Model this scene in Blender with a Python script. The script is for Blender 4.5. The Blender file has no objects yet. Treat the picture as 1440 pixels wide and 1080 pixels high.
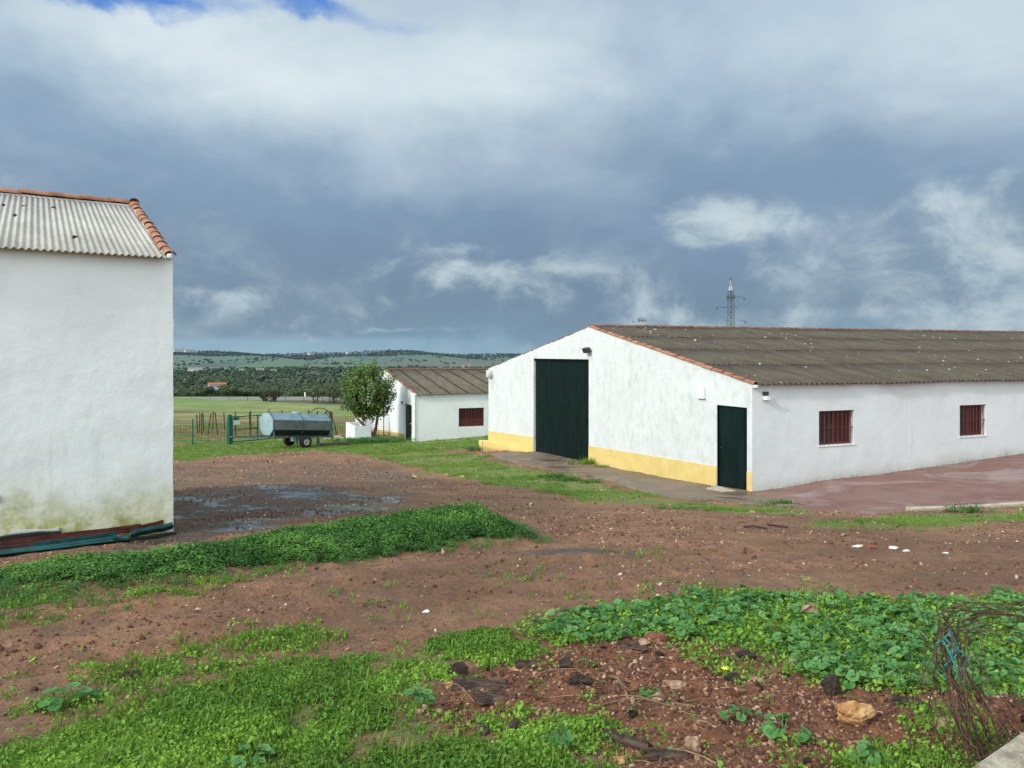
import bpy, math, random
import numpy as np
from mathutils import Vector, Matrix
random.seed(7); RNG=np.random.default_rng(11)
scene=bpy.context.scene; COL=scene.collection
R=math.radians
def lin(c):
    c=np.array(c,float)/255.
    return tuple(np.where(c<=.04045,c/12.92,((c+.055)/1.055)**2.4))
# ---------------------------------------------------------------- terrain
PY=np.array([-200,-40,-10,0,3,6,10.3,15,19.7,24,30,38,46,60,80,110,140,155,175,195,216,260,400,600,1000,1500,2000,2600,3300,4000,5000,6500,9000,16000,40000,90000.])
PZ=np.array([-1,-1.2,-1.45,-1.55,-1.68,-1.93,-2.4,-2.93,-3.42,-3.85,-4.3,-4.83,-5.3,-6.1,-7.0,-7.75,-8.15,-8.6,-10.6,-12.1,-12.1,-16,-25,-34,-39,-37,-32,-22,-9,-2,16,-25,-50,-70,-90,-120.])
def prof(y):
    return np.interp(y,PY,PZ)
CP=[(6.15,19.7,-3.55),(5.2,21.9,-3.66),(2.78,28.0,-3.97),(.94,32.6,-4.15),(-1.15,37.7,-4.82),(-.4,35.8,-4.5),
(8.24,20.55,-3.39),(9.86,21.2,-3.34),(15.7,23.56,-3.07),(24.5,27.2,-2.8),
(-5.8,45.8,-5.27),(-1.1,47.8,-5.05),(-4.56,10.35,-2.40),(-6.6,9.2,-2.42),(-9.,8,-2.4),
(9.2,15.6,-3.12),(5.5,15.2,-3.05),(14,14,-2.9),(6,10,-2.42),(8,6,-1.9),(3,4.,-1.74),(-12.5,44.5,-5.25),(-19,45,-5.3),
(0,0,-1.55),(-2,3,-1.7),(0,6,-1.95),(-3,6.5,-2.0),(0,10,-2.42),(0,20,-3.5),(-6,20,-3.45),(-4,30,-4.3),(-10,30,-4.3),(0,26,-3.98),
(-25,25,prof(25)),(-30,45,prof(45)),(40,35,-3.4),(40,10,-1.9),(30,0,-1.3),(-30,0,-1.6),(0,-15,-1.4),(-20,-10,-1.4),(-30,65,-6.35),(0,65,-6.3),(30,65,-5.5),(-12,58,-6.0)]
CP=np.array(CP,float)
def _u(r2): return np.where(r2>0,r2*np.log(np.maximum(r2,1e-12)),0)
def _fit():
    n=len(CP);P=CP[:,:2]/20.
    K=_u(((P[:,None]-P[None])**2).sum(-1))+np.eye(n)*.02
    A=np.zeros((n+3,n+3));A[:n,:n]=K;A[:n,n]=1;A[:n,n+1:]=P;A[n,:n]=1;A[n+1:,:n]=P.T
    b=np.zeros(n+3);b[:n]=CP[:,2]-prof(CP[:,1])
    return np.linalg.solve(A,b)
WT=_fit()
def sst(a,b,x):
    t=np.clip((x-a)/(b-a),0,1);return t*t*(3-2*t)
def base(x,y):
    x=np.asarray(x,float);y=np.asarray(y,float)
    xs=np.clip(x,-45,45);ys=np.clip(y,-20,70)
    n=len(CP);r=np.zeros(np.broadcast(xs,ys).shape)
    for i in range(n):
        r=r+WT[i]*_u((xs/20-CP[i,0]/20)**2+(ys/20-CP[i,1]/20)**2)
    r=r+WT[n]+WT[n+1]*xs/20+WT[n+2]*ys/20
    r=r*(1-sst(55,95,y))*(1-sst(45,90,np.abs(x)))
    z=prof(y)+r
    # field crest drops towards the right, far from the farm
    z=z-sst(90,140,y)*(1-sst(165,195,y))*np.clip((x+74)*.045,0,1.8)
    # far hills
    f=sst(1500,3500,y)*(1-sst(12000,20000,y))
    hx=np.where(y>0,x/np.maximum(y,1),0)
    z=z+f*(12*np.sin(hx*9+1.2)+7*np.sin(hx*23+y*.0011)+4*np.sin(hx*55+y*.002))-f*26*sst(-.17,-.05,hx)
    return z
def _h(ix,iy,s):
    n=(ix.astype(np.int64)*374761393+iy.astype(np.int64)*668265263+s*1442695041)&0xffffffff
    n=((n^(n>>13))*1274126177)&0xffffffff
    n=n^(n>>16)
    return (n&0xffffff)/float(0xffffff)
def vnoise(x,y,s=0):
    x=np.asarray(x,float);y=np.asarray(y,float)
    ix=np.floor(x);iy=np.floor(y);fx=x-ix;fy=y-iy
    fx=fx*fx*(3-2*fx);fy=fy*fy*(3-2*fy)
    a=_h(ix,iy,s);b=_h(ix+1,iy,s);c=_h(ix,iy+1,s);d=_h(ix+1,iy+1,s)
    return (a*(1-fx)+b*fx)*(1-fy)+(c*(1-fx)+d*fx)*fy
def fbm(x,y,o=4,s=0):
    r=0;a=.5;t=0
    for i in range(o):
        r=r+a*vnoise(x*2**i+13.7*i,y*2**i+7.3*i,s+i);t+=a;a*=.5
    return r/t
POLY={
'nettle':[(-8.5, 6.5), (-4.62, 7.58), (-4.22, 7.74), (-3.65, 8.06), (-3.4, 8.76), (-2.87, 9.72), (-2.18, 10.74), (-1.28, 11.5), (-0.33, 11.94), (0.15, 10.46), (0.2, 9.74), (-0.26, 9.42), (-0.97, 8.76), (-1.68, 8.24), (-2.27, 7.68), (-2.76, 7.12), (-3.28, 6.82), (-3.72, 6.5), (-7.6, 5.7)],
'nettle_low':[(-7.6, 5.1), (-3.72, 6.5), (-2.76, 7.12), (-2.27, 7.68), (-2.4, 6.66), (-2.9, 6.04), (-3.13, 5.64), (-6.6, 4.2)],
'grassA':[(-3.6, 1.6), (-4.2, 2.4), (-2.1, 3.44), (-1.9, 3.68), (-1.75, 4.04), (-1.52, 4.22), (-1.23, 4.44), (-0.85, 4.62), (-0.55, 4.92), (-0.09, 5.06), (0.05, 4.9), (0.08, 4.54), (-0.12, 4.36), (-0.31, 4.16), (-0.42, 4.1), (-0.42, 3.78), (-0.26, 3.56), (0.0, 3.5), (0.36, 3.58), (0.42, 3.28), (0.5, 1.9)],
'thin':[(-5.0, 3.4), (-2.62, 4.3), (-2.65, 4.62), (-2.29, 4.76), (-1.87, 5.18), (-1.48, 5.32), (-1.12, 5.26), (-1.23, 4.92), (-1.62, 4.5), (-1.86, 4.28), (-1.98, 4.12), (-2.19, 3.82), (-2.41, 3.72), (-4.6, 2.6)],
'mallow':[(0.07, 5.24), (0.41, 5.48), (0.97, 5.82), (1.59, 6.14), (2.39, 6.02), (3.15, 5.88), (6.8, 6.4), (5.8, 3.6), (2.2, 3.9), (1.94, 3.96), (1.72, 4.04), (1.6, 4.32), (1.52, 4.58), (1.26, 4.88), (0.91, 4.94), (0.48, 4.74), (0.18, 4.9)],
'strip':[(-6.16, 33.34), (-6.02, 40.7), (-4.58, 41.34), (-1.19, 32.14), (0.0, 27.74), (1.81, 24.54), (3.08, 20.86), (3.56, 17.5), (5.04, 16.04), (5.85, 15.06), (5.26, 13.24), (4.66, 14.02), (3.77, 14.58), (3.01, 15.5), (2.08, 16.06), (0.98, 17.76), (-0.38, 20.82), (-2.3, 24.88), (-4.28, 28.92)],
'fencegrass':[(-22.83, 39.84), (-18.69, 42.58), (-16.28, 45.18), (-10.84, 48.88), (-5.32, 44.3), (-1.25, 45.26), (-1.11, 39.88), (-4.38, 39.5), (-6.05, 36.34), (-10.39, 40.14), (-12.65, 36.02), (-13.95, 31.78), (-16.56, 28.9)],
'rstrip':[(4.53, 11.96), (5.9, 13.3), (7.54, 14.06), (10.59, 15.08), (8.88, 12.64), (5.95, 11.1), (4.78, 11.24)],
'brgrass':[(1.35, 3.24), (1.56, 3.44), (1.77, 3.36), (3.0, 2.5), (1.3, 2.94)],
'wet':[(-8.97, 17.02), (-7.92, 18.72), (-7.22, 20.02), (-5.83, 21.04), (-3.79, 18.62), (-2.34, 15.82), (-2.44, 13.18), (-3.09, 12.38), (-3.59, 11.1), (-3.8, 9.8), (-4.26, 8.86), (-4.71, 8.94)],
'wet2':[(-13.95, 26.48), (-12.67, 28.86), (-9.17, 31.02), (-4.45, 30.06), (-1.84, 24.86), (-1.86, 16.78), (-2.1, 14.22), (-3.79, 18.62), (-5.83, 21.04), (-7.92, 18.72), (-8.97, 17.02)],
'red':[(0.09, 4.82), (0.83, 4.96), (1.28, 4.96), (1.6, 4.32), (1.73, 4.08), (4.5, 3.4), (3.6, 2.0), (0.5, 2.0), (0.36, 3.58), (-0.26, 3.56), (-0.42, 3.78), (-0.31, 4.16)],
'apron':[(-0.92, 33.18), (0.91, 33.82), (2.82, 28.04), (5.58, 20.96), (6.07, 19.44), (6.25, 17.34), (6.05, 15.4), (5.49, 16.06), (4.97, 16.8), (3.82, 17.96), (3.31, 19.92), (2.93, 22.66), (1.87, 25.32), (0.39, 28.34), (-0.56, 30.24)],
'pad':[(6.05, 19.44), (8.33, 20.76), (9.84, 21.16), (15.82, 23.78), (19.63, 25.28), (13.08, 16.08), (10.62, 15.96), (7.67, 15.08), (6.51, 14.22), (6.12, 15.4), (6.03, 17.18)],
'rut':[(-3.53, 5.02), (-3.06, 5.8), (-2.17, 6.36), (-1.12, 7.58), (0.68, 9.22), (3.23, 9.2), (6.46, 9.2), (5.28, 7.52), (2.52, 7.18), (0.48, 6.52), (-0.88, 5.96), (-1.83, 5.36), (-2.61, 4.96), (-3.08, 4.38)],
}
# the green belt along the barn widens to the foot of the slope
_SD={}
def sdist(name,x,y):
    P=np.array(POLY[name]);n=len(P)
    x=np.asarray(x,float);y=np.asarray(y,float)
    ins=np.zeros(x.shape,bool);d2=np.full(x.shape,1e9)
    m=(x>P[:,0].min()-3)&(x<P[:,0].max()+3)&(y>P[:,1].min()-3)&(y<P[:,1].max()+3)
    xx=x[m];yy=y[m];i_=np.zeros(xx.shape,bool);dd=np.full(xx.shape,1e9)
    for i in range(n):
        ax,ay=P[i];bx,by=P[(i+1)%n]
        c=((ay>yy)!=(by>yy))&(xx<(bx-ax)*(yy-ay)/((by-ay) if by!=ay else 1e-9)+ax)
        i_^=c
        t=np.clip(((xx-ax)*(bx-ax)+(yy-ay)*(by-ay))/((bx-ax)**2+(by-ay)**2+1e-12),0,1)
        dd=np.minimum(dd,(xx-ax-t*(bx-ax))**2+(yy-ay-t*(by-ay))**2)
    ins[m]=i_;d2[m]=dd
    return np.where(ins,1,-1)*np.sqrt(d2)
def soft(name,x,y,w=.15,namp=.3,ns=1.2,s=3):
    d=sdist(name,x,y)+(fbm(np.asarray(x)*ns,np.asarray(y)*ns,4,s)-.5)*2*namp
    return sst(-w,w,d)
def gz(x,y):
    x=np.asarray(x,float);y=np.asarray(y,float)
    z=base(x,y)
    near=1-sst(22,50,y)
    hard=np.maximum(sst(-.35,.1,sdist('pad',x,y)),sst(-.35,.1,sdist('apron',x,y)))
    red=soft('red',x,y,.25,.2)
    d=(fbm(x*1.3,y*1.3,3,21)-.5)*.07+(fbm(x*6,y*6,3,25)-.5)*.035
    d=d+red*((fbm(x*4,y*4,4,31)-.5)*.13+np.maximum(fbm(x*14,y*14,2,35)-.5,0)*.05)
    rut=soft('rut',x,y,.4,.2)
    d=d+rut*(fbm((x*.3+y*.2)*2.0,y*5-x*1.2,3,41)-.5)*.06
    yc=np.interp(x,[-7,-3.1,0,3,8,14],[2.6,4.9,7.1,8.2,8.7,9.5])+(fbm(x*.5,y*0+1,3,45)-.5)*.3
    rb=0
    for o_,dp in ((-.72,1.),(.72,1.),(-.25,.6),(1.15,.6)):
        q=(y-yc-o_)/.11;rb=rb+dp*(-.040*np.exp(-q*q)+.020*np.exp(-(np.abs(q)-1.7)**2*2.2))
    d=d+rb*sst(.36,.52,fbm(x*.7,y*.7,3,47))*(1-red)
    nt=soft('nettle',x,y,.25,.1)
    d=d+nt*.06
    z=z+d*near*(1-hard)-.035*hard*near
    return z
# ---------------------------------------------------------------- materials
class NT:
    def __init__(s,name,world=None):
        if world: s.t=world.node_tree
        else:
            s.m=bpy.data.materials.new(name);s.m.use_nodes=True;s.t=s.m.node_tree
        s.t.nodes.clear()
    def n(s,typ,**k):
        nd=s.t.nodes.new(typ)
        ins=k.pop('i',{})
        for a,v in k.items(): setattr(nd,a,v)
        for a,v in ins.items():
            so=nd.inputs[a]
            if isinstance(v,bpy.types.NodeSocket): s.t.links.new(v,so)
            elif v is not None: so.default_value=v
        return nd
    def math(s,op,a,b=None,c=None,clamp=False):
        nd=s.n('ShaderNodeMath',operation=op,use_clamp=clamp,i={0:a})
        for j,v in ((1,b),(2,c)):
            if v is None: continue
            if isinstance(v,bpy.types.NodeSocket): s.t.links.new(v,nd.inputs[j])
            else: nd.inputs[j].default_value=v
        return nd.outputs[0]
    def noise(s,vec,scale,detail=4,rough=.55,dist=0,dims='3D'):
        return s.n('ShaderNodeTexNoise',noise_dimensions=dims,i={'Vector':vec,'Scale':scale,'Detail':detail,'Roughness':rough,'Distortion':dist}).outputs['Fac']
    def map(s,v,a,b,c=0,d=1,smooth=True):
        return s.n('ShaderNodeMapRange',interpolation_type='SMOOTHSTEP' if smooth else 'LINEAR',i={'Value':v,'From Min':a,'From Max':b,'To Min':c,'To Max':d}).outputs[0]
    def mix(s,f,a,b,mode='MIX'):
        nd=s.n('ShaderNodeMix',data_type='RGBA',blend_type=mode)
        for j,v in ((0,f),(6,a),(7,b)):
            if isinstance(v,bpy.types.NodeSocket): s.t.links.new(v,nd.inputs[j])
            elif j==0: nd.inputs[0].default_value=v
            else: nd.inputs[j].default_value=(*v[:3],1)
        return nd.outputs[2]
    def ramp(s,f,stops):
        nd=s.n('ShaderNodeValToRGB',i={0:f});cr=nd.color_ramp
        while len(cr.elements)<len(stops): cr.elements.new(.5)
        for e,(p,c) in zip(cr.elements,stops): e.position=p;e.color=(*c[:3],1)
        return nd.outputs[0]
    def vscale(s,v,sc):
        return s.n('ShaderNodeVectorMath',operation='MULTIPLY',i={0:v,1:sc}).outputs[0]
    def pos(s): return s.n('ShaderNodeNewGeometry').outputs['Position']
    def obj(s): return s.n('ShaderNodeTexCoord').outputs['Object']
    def xyz(s,v):
        o=s.n('ShaderNodeSeparateXYZ',i={0:v}).outputs
        return o[0],o[1],o[2]
    def bump(s,h,dist=.01,st=1,nrm=None):
        i={'Height':h,'Distance':dist,'Strength':st}
        if nrm is not None: i['Normal']=nrm
        return s.n('ShaderNodeBump',i=i).outputs[0]
    def attr(s,name): return s.n('ShaderNodeAttribute',attribute_name=name)
    def haze(s,col):  # aerial haze painted into the base colour, bluer with distance
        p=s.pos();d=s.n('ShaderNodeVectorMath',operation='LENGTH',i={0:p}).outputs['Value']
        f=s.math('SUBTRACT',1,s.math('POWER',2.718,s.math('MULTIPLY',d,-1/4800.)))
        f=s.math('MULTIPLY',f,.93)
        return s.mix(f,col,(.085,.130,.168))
    def out(s,col,rough=.9,bump=None,metal=0,spec=.3,trans=0,**kw):
        i={'Base Color':col if isinstance(col,bpy.types.NodeSocket) else (*col[:3],1),'Roughness':rough,'Metallic':metal,'Specular IOR Level':spec}
        i.update(kw)
        if bump is not None: i['Normal']=bump
        b=s.n('ShaderNodeBsdfPrincipled',i=i).outputs[0]
        if trans:
            ti={'Color':i['Base Color']}
            tr=s.n('ShaderNodeBsdfTranslucent',i=ti).outputs[0]
            b=s.n('ShaderNodeMixShader',i={0:trans,1:b,2:tr}).outputs[0]
        s.n('ShaderNodeOutputMaterial',i={0:b})
        return s.m
def m_plain(name,c,rough=.6,metal=0,var=.25,scale=6,spec=.3,bump=.002,stretch=(1,1,1)):
    t=NT(name);v=t.vscale(t.obj(),stretch)
    a=t.noise(v,scale,5);b=t.noise(v,scale*7,3)
    f=t.map(t.math('ADD',t.math('MULTIPLY',a,.7),t.math('MULTIPLY',b,.3)),.3,.7)
    c=np.array(c)
    col=t.mix(f,tuple(c*(1-var)),tuple(np.clip(c*(1+var),0,1)))
    return t.out(col,t.map(a,.3,.7,max(rough-.1,.05),min(rough+.1,1)),t.bump(b,bump),metal,spec)
M={}
M['door']=m_plain('dark_green_paint',(.0014,.0105,.0092),.5,var=.35,scale=3,stretch=(1,1,.3),spec=.2)
M['door_dark']=m_plain('door_edge_paint',(.0008,.005,.0045),.7,spec=.1)
M['redpaint']=m_plain('red_brown_paint',(.12,.034,.030),.55,var=.35,scale=12)
M['shutter']=m_plain('dark_red_shutter',(.055,.013,.012),.5,var=.3)
M['glass']=m_plain('dark_glass',(.03,.03,.032),.12,var=.2,spec=.6)
M['whitemetal']=m_plain('white_enamel',(.6,.6,.58),.5)
M['darkmetal']=m_plain('dark_lamp_metal',(.03,.032,.035),.4)
M['galv']=m_plain('galvanised_steel',(.22,.30,.34),.55,metal=.25,var=.18,scale=2.5)
M['galvside']=m_plain('shaded_galvanised_side',(.15,.175,.18),.5,metal=.4,var=.25,scale=2.)  # darker than the tank top: side shading put into the colour
M['galvcap']=m_plain('galvanised_cap',(.27,.37,.38),.65,metal=.2,var=.15,scale=2)
M['tankdark']=m_plain('shaded_tank_belly',(.022,.03,.036),.6)  # dark underside, with its shade put into the colour
M['chassis']=m_plain('chassis_steel',(.10,.13,.14),.6,var=.4)
M['rubber']=m_plain('tyre_rubber',(.028,.022,.018),.85,var=.4)
M['rim']=m_plain('pale_rim',(.5,.5,.48),.45,metal=.3)
M['fgreen']=m_plain('fence_green_paint',(.012,.10,.075),.5)
M['rust']=m_plain('rusty_iron',(.06,.03,.022),.85,var=.4,scale=20)
M['wire']=m_plain('fence_wire',(.05,.09,.08),.6)
M['sign']=m_plain('sign_plate',(.55,.62,.6),.5)
M['steel']=m_plain('pylon_steel',(.10,.125,.14),.5,metal=.3)
M['bollard']=m_plain('white_bollard',(.7,.7,.68),.6)
M['jgreen']=m_plain('teal_sheet_paint',(.010,.062,.062),.5,var=.5,scale=4,stretch=(.4,3,3))
M['jred']=m_plain('rust_red_sheet_paint',(.085,.024,.018),.6,var=.5,scale=4,stretch=(.4,3,3))
M['jdark']=m_plain('dark_sheet_metal',(.02,.018,.017),.6,var=.4)
M['moss']=m_plain('dark_moss',(.03,.03,.022),.95,var=.4,scale=20)
M['twine']=m_plain('blue_green_twine',(.06,.22,.24),.7,var=.3,scale=30)
M['stem']=m_plain('brown_stem',(.085,.045,.028),.75,var=.5,scale=18)
M['white']=m_plain('white_shard',(.55,.55,.52),.6)
M['yellow']=m_plain('yellow_petal',(.75,.60,.03),.6)
M['lemon']=m_plain('lemon_skin',(.40,.33,.09),.6,var=.3)
M['kerb']=m_plain('kerb_concrete',(.40,.345,.25),.9,var=.25,scale=8,bump=.004)
M['block']=m_plain('block_concrete',(.34,.31,.25),.95,var=.3,scale=30,bump=.012)
M['hose']=m_plain('black_hose',(.015,.015,.016),.5)
M['twig']=m_plain('dry_twig',(.16,.10,.065),.9,var=.5,scale=10)
def m_rock(name,c1,c2,scale=14,rough=.9):
    t=NT(name);p=t.obj();a=t.noise(p,scale,6,.65);b=t.noise(p,scale*5,4)
    col=t.mix(t.map(a,.35,.65),c1,c2)
    return t.out(col,rough,t.bump(t.math('ADD',a,t.math('MULTIPLY',b,.4)),.012))
M['rock_orange']=m_rock('ochre_rock',(.30,.13,.045),(.48,.30,.14))
M['rock_dark']=m_rock('charred_clod',(.018,.013,.011),(.06,.035,.026))
M['rock_tan']=m_rock('tan_rock',(.22,.13,.08),(.42,.28,.19))
M['rock_pink']=m_rock('pale_rock',(.30,.19,.15),(.5,.38,.32))
M['rock_red']=m_rock('red_clod',(.13,.05,.03),(.26,.10,.055))
M['bark']=None
t=NT('old_bark');p=t.vscale(t.obj(),(4,22,22));a=t.noise(p,2.2,6,.65,1.0);b=t.noise(t.obj(),40,4)
M['bark']=t.out(t.mix(t.map(a,.35,.65),(.022,.014,.011),(.12,.078,.055)),.9,t.bump(a,.02))
t=NT('tree_bark');p=t.vscale(t.obj(),(3,3,1));a=t.noise(p,5,6,.65,1.0)
M['trunk']=t.out(t.mix(t.map(a,.35,.65),(.07,.03,.018),(.19,.10,.06)),.9,t.bump(a,.02))
def m_leaf(name,stops,rough=.5,trans=.3,haze=False,spec=.25):
    t=NT(name);r=t.attr('tone').outputs['Fac']
    o=t.n('ShaderNodeObjectInfo').outputs['Random']
    if haze: r=t.math('ADD',t.math('MULTIPLY',r,.65),t.math('MULTIPLY',o,.35))
    c=t.ramp(r,stops)
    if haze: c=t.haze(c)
    return t.out(c,rough,None,0,spec,trans)
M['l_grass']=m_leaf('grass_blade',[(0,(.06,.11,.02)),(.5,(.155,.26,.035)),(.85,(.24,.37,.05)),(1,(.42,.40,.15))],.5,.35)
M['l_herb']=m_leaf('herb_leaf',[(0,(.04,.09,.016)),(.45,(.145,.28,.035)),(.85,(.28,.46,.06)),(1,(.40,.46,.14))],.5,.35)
M['l_nettle']=m_leaf('nettle_leaf',[(0,(.012,.04,.008)),(.5,(.055,.15,.024)),(1,(.17,.33,.055))],.5,.25)
M['l_mallow']=m_leaf('mallow_leaf',[(0,(.035,.105,.025)),(.5,(.085,.22,.052)),(.9,(.17,.34,.11)),(1,(.33,.46,.09))],.45,.3)
M['l_lemon']=m_leaf('lemon_leaf',[(0,(.02,.05,.007)),(.55,(.065,.135,.017)),(.9,(.17,.27,.035)),(1,(.33,.34,.06))],.4,.2,spec=.5)
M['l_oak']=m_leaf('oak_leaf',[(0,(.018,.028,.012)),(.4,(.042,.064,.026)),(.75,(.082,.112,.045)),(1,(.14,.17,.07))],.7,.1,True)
M['l_brown']=m_leaf('brownish_leaf',[(0,(.03,.025,.016)),(.5,(.065,.055,.032)),(1,(.10,.10,.045))],.8,.1)
M['l_dry']=m_leaf('dry_litter',[(0,(.05,.025,.015)),(.5,(.15,.08,.045)),(.8,(.3,.2,.12)),(1,(.42,.33,.22))],.9,0)
M['l_peb']=m_leaf('pebble',[(0,(.07,.032,.02)),(.5,(.20,.09,.05)),(.8,(.33,.19,.12)),(.95,(.42,.32,.23)),(1,(.58,.50,.40))],.85,0)
# plaster
def m_plaster(name,streak=.0,algae=None,alh=.9,tint=(.80,.80,.79),als=1.):
    """algae=(a,bx,by): foot of the wall lies at world z = a+bx*x+by*y"""
    t=NT(name);p=t.pos();x,y,z=t.xyz(p)
    big=t.noise(p,.7,4);mid=t.noise(p,3.5,6,.6);fine=t.noise(p,40,4)
    col=t.mix(t.map(big,.3,.7),tuple(np.array(tint)*.93),tint)
    col=t.mix(t.math('MULTIPLY',t.map(mid,.55,.75),.14),col,(.55,.56,.56))
    if streak:
        st=t.noise(t.vscale(p,(2.6,2.6,1.7)),1.5,10,.78)
        bl=t.noise(p,1.1,5,.6)
        f=t.math('MULTIPLY',t.map(st,.44,.66),t.map(bl,.30,.60,.25,1))
        col=t.mix(t.math('MULTIPLY',f,.62*streak),col,(.33,.34,.315))
        sp=t.noise(p,17,3,.7)
        col=t.mix(t.math('MULTIPLY',t.map(sp,.62,.74),.35*streak),col,(.28,.28,.24))
    dr=t.noise(t.vscale(p,(7,7,.45)),1.6,6,.7);xg,yg,zg=x,y,z
    col=t.mix(t.math('MULTIPLY',t.math('MULTIPLY',t.map(dr,.52,.68),t.map(t.noise(p,.6,3),.42,.62)),.16),col,(.40,.41,.40)) # drip
    if algae:
        a,bx,by=algae
        h=t.math('SUBTRACT',z,t.math('ADD',t.math('ADD',t.math('MULTIPLY',x,bx),t.math('MULTIPLY',y,by)),a))
        hn=t.math('ADD',h,t.math('MULTIPLY',t.math('SUBTRACT',t.noise(p,1.3,6,.65),.5),alh*1.3))
        f=t.map(hn,alh,0,0,1)
        al=t.noise(p,5,8,.7)
        acol=t.mix(t.map(al,.42,.62),(.60,.57,.30),(.36,.34,.05)) if als==1 else (.42,.42,.33)
        col=t.mix(t.math('MULTIPLY',f,t.map(al,.2,.55,.45*als,als)),col,acol)
        f2=t.math('MULTIPLY',t.map(hn,alh*.35,0,0,1),t.map(t.noise(p,9,7,.7),.42,.6))
        col=t.mix(t.math('MULTIPLY',f2,.75*als),col,(.10,.10,.04))
    hh=t.math('ADD',t.math('MULTIPLY',t.noise(p,2.2,5,.5),1.0),t.math('MULTIPLY',fine,.10))
    return t.out(col,.92,t.bump(hh,.035,.6),0,.2)
M['plasterL']=m_plaster('limewash_left',.12,(-2.42,0,0),.95,(.82,.83,.82))
M['plasterG']=m_plaster('limewash_gable',.6,None,.5,(.665,.68,.665))
M['plasterS']=m_plaster('limewash_side',.10,(-3.86,.0480,0.),.42,(.70,.72,.72),.5)
M['plasterC']=m_plaster('limewash_shed',.2,None,.5,(.78,.79,.79))
t=NT('yellow_limewash');p=t.pos();a=t.noise(p,2,6,.6);b=t.noise(p,14,5,.7)
c=t.mix(t.map(a,.3,.7),(.64,.47,.165),(.72,.55,.21));xx,yy,zz=t.xyz(p);hh_=t.math('SUBTRACT',zz,t.math('ADD',-2.62,t.math('MULTIPLY',yy,-.0535)));hh_=t.math('ADD',hh_,t.math('MULTIPLY',t.math('SUBTRACT',b,.5),.35));c=t.mix(t.map(hh_,.16,-.02,0,.7),c,(.26,.19,.10));c=t.mix(t.math('MULTIPLY',t.map(b,.58,.75),.3),c,(.45,.33,.15))
M['yellowband']=t.out(c,.9,t.bump(a,.02))
# terracotta
t=NT('terracotta');p=t.pos();a=t.noise(p,2.7,3);b=t.noise(p,18,6,.7)
c=t.mix(t.map(a,.35,.65),(.24,.10,.055),(.38,.18,.105));c=t.mix(t.math('MULTIPLY',t.map(b,.5,.68),.6),c,(.13,.09,.07))
M['tile']=t.out(c,.85,t.bump(b,.006))
# fibre cement
def m_fibro(name,c1,c2,spots,dark,px):
    t=NT(name);p=t.obj();x,y,z=t.xyz(p)
    a=t.noise(t.vscale(p,(1.5,.5,.5)),1.6,6,.65);b=t.noise(p,12,6,.75)
    c=t.mix(t.map(a,.3,.7),c1,c2)
    c=t.mix(t.math('MULTIPLY',t.map(b,.45,.68),.5),c,dark)
    if spots:
        v=t.n('ShaderNodeTexVoronoi',feature='F1',i={'Vector':p,'Scale':3.0,'Randomness':1}).outputs
        cl=t.noise(p,.5,4,.6);sn=t.noise(p,26,3)
        rad=t.math('MULTIPLY',t.map(cl,.40,.64,.12,1),.14)
        f=t.map(t.math('SUBTRACT',t.math('ADD',v['Distance'],t.math('MULTIPLY',t.math('SUBTRACT',sn,.5),.12)),rad),.0,.03,1,0)
        c=t.mix(t.math('MULTIPLY',f,spots),c,(.42,.42,.37))
        v2=t.n('ShaderNodeTexVoronoi',feature='F1',i={'Vector':p,'Scale':1.1,'Randomness':1}).outputs
        f=t.map(t.math('ADD',v2['Distance'],t.math('MULTIPLY',t.math('SUBTRACT',sn,.5),.2)),.0,.13,1,0)
        c=t.mix(t.math('MULTIPLY',f,t.math('MULTIPLY',t.map(cl,.5,.7),.55)),c,(.30,.27,.14))
    return t.out(c,.9,t.bump(b,.006),0,.2)
M['fib_dark']=m_fibro('weathered_fibre_cement',(.070,.057,.042),(.110,.092,.068),.95,(.040,.033,.026),0)
M['fib_shed']=m_fibro('weathered_fibre_cement_ochre',(.10,.082,.058),(.155,.130,.092),.7,(.055,.047,.04),0)
M['fib_light']=m_fibro('pale_fibre_cement',(.36,.335,.29),(.46,.43,.38),0,(.22,.19,.15),0)
# concrete sheets
t=NT('red_concrete');p=t.pos();a=t.noise(p,.5,6,.6,.6);b=t.noise(p,9,7,.7);s=t.noise(p,.42,9,.68,.9)
c=t.mix(t.map(a,.35,.65),(.15,.048,.034),(.20,.085,.060));c=t.mix(t.math('MULTIPLY',t.map(s,.5,.64),.75),c,(.20,.125,.095));c=t.mix(t.math('MULTIPLY',t.map(b,.6,.75),.6),c,(.06,.03,.025))
M['pad']=t.out(c,t.map(s,.38,.60,.16,.6),t.bump(b,.004),0,.4)
t=NT('wet_brown_concrete');p=t.pos();a=t.noise(p,1.0,7,.65,.5);b=t.noise(p,10,6,.7)
c=t.mix(t.map(a,.35,.65),(.10,.070,.045),(.22,.155,.10));c=t.mix(t.math('MULTIPLY',t.map(b,.5,.7),.4),c,(.045,.035,.025))
M['apron']=t.out(c,t.map(a,.35,.6,.35,.8),t.bump(b,.005),0,.4)
t=NT('asphalt_road');p=t.pos();a=t.noise(p,.3,5)
M['road']=t.out(t.mix(a,(.17,.155,.14),(.26,.24,.22)),.9)

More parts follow.
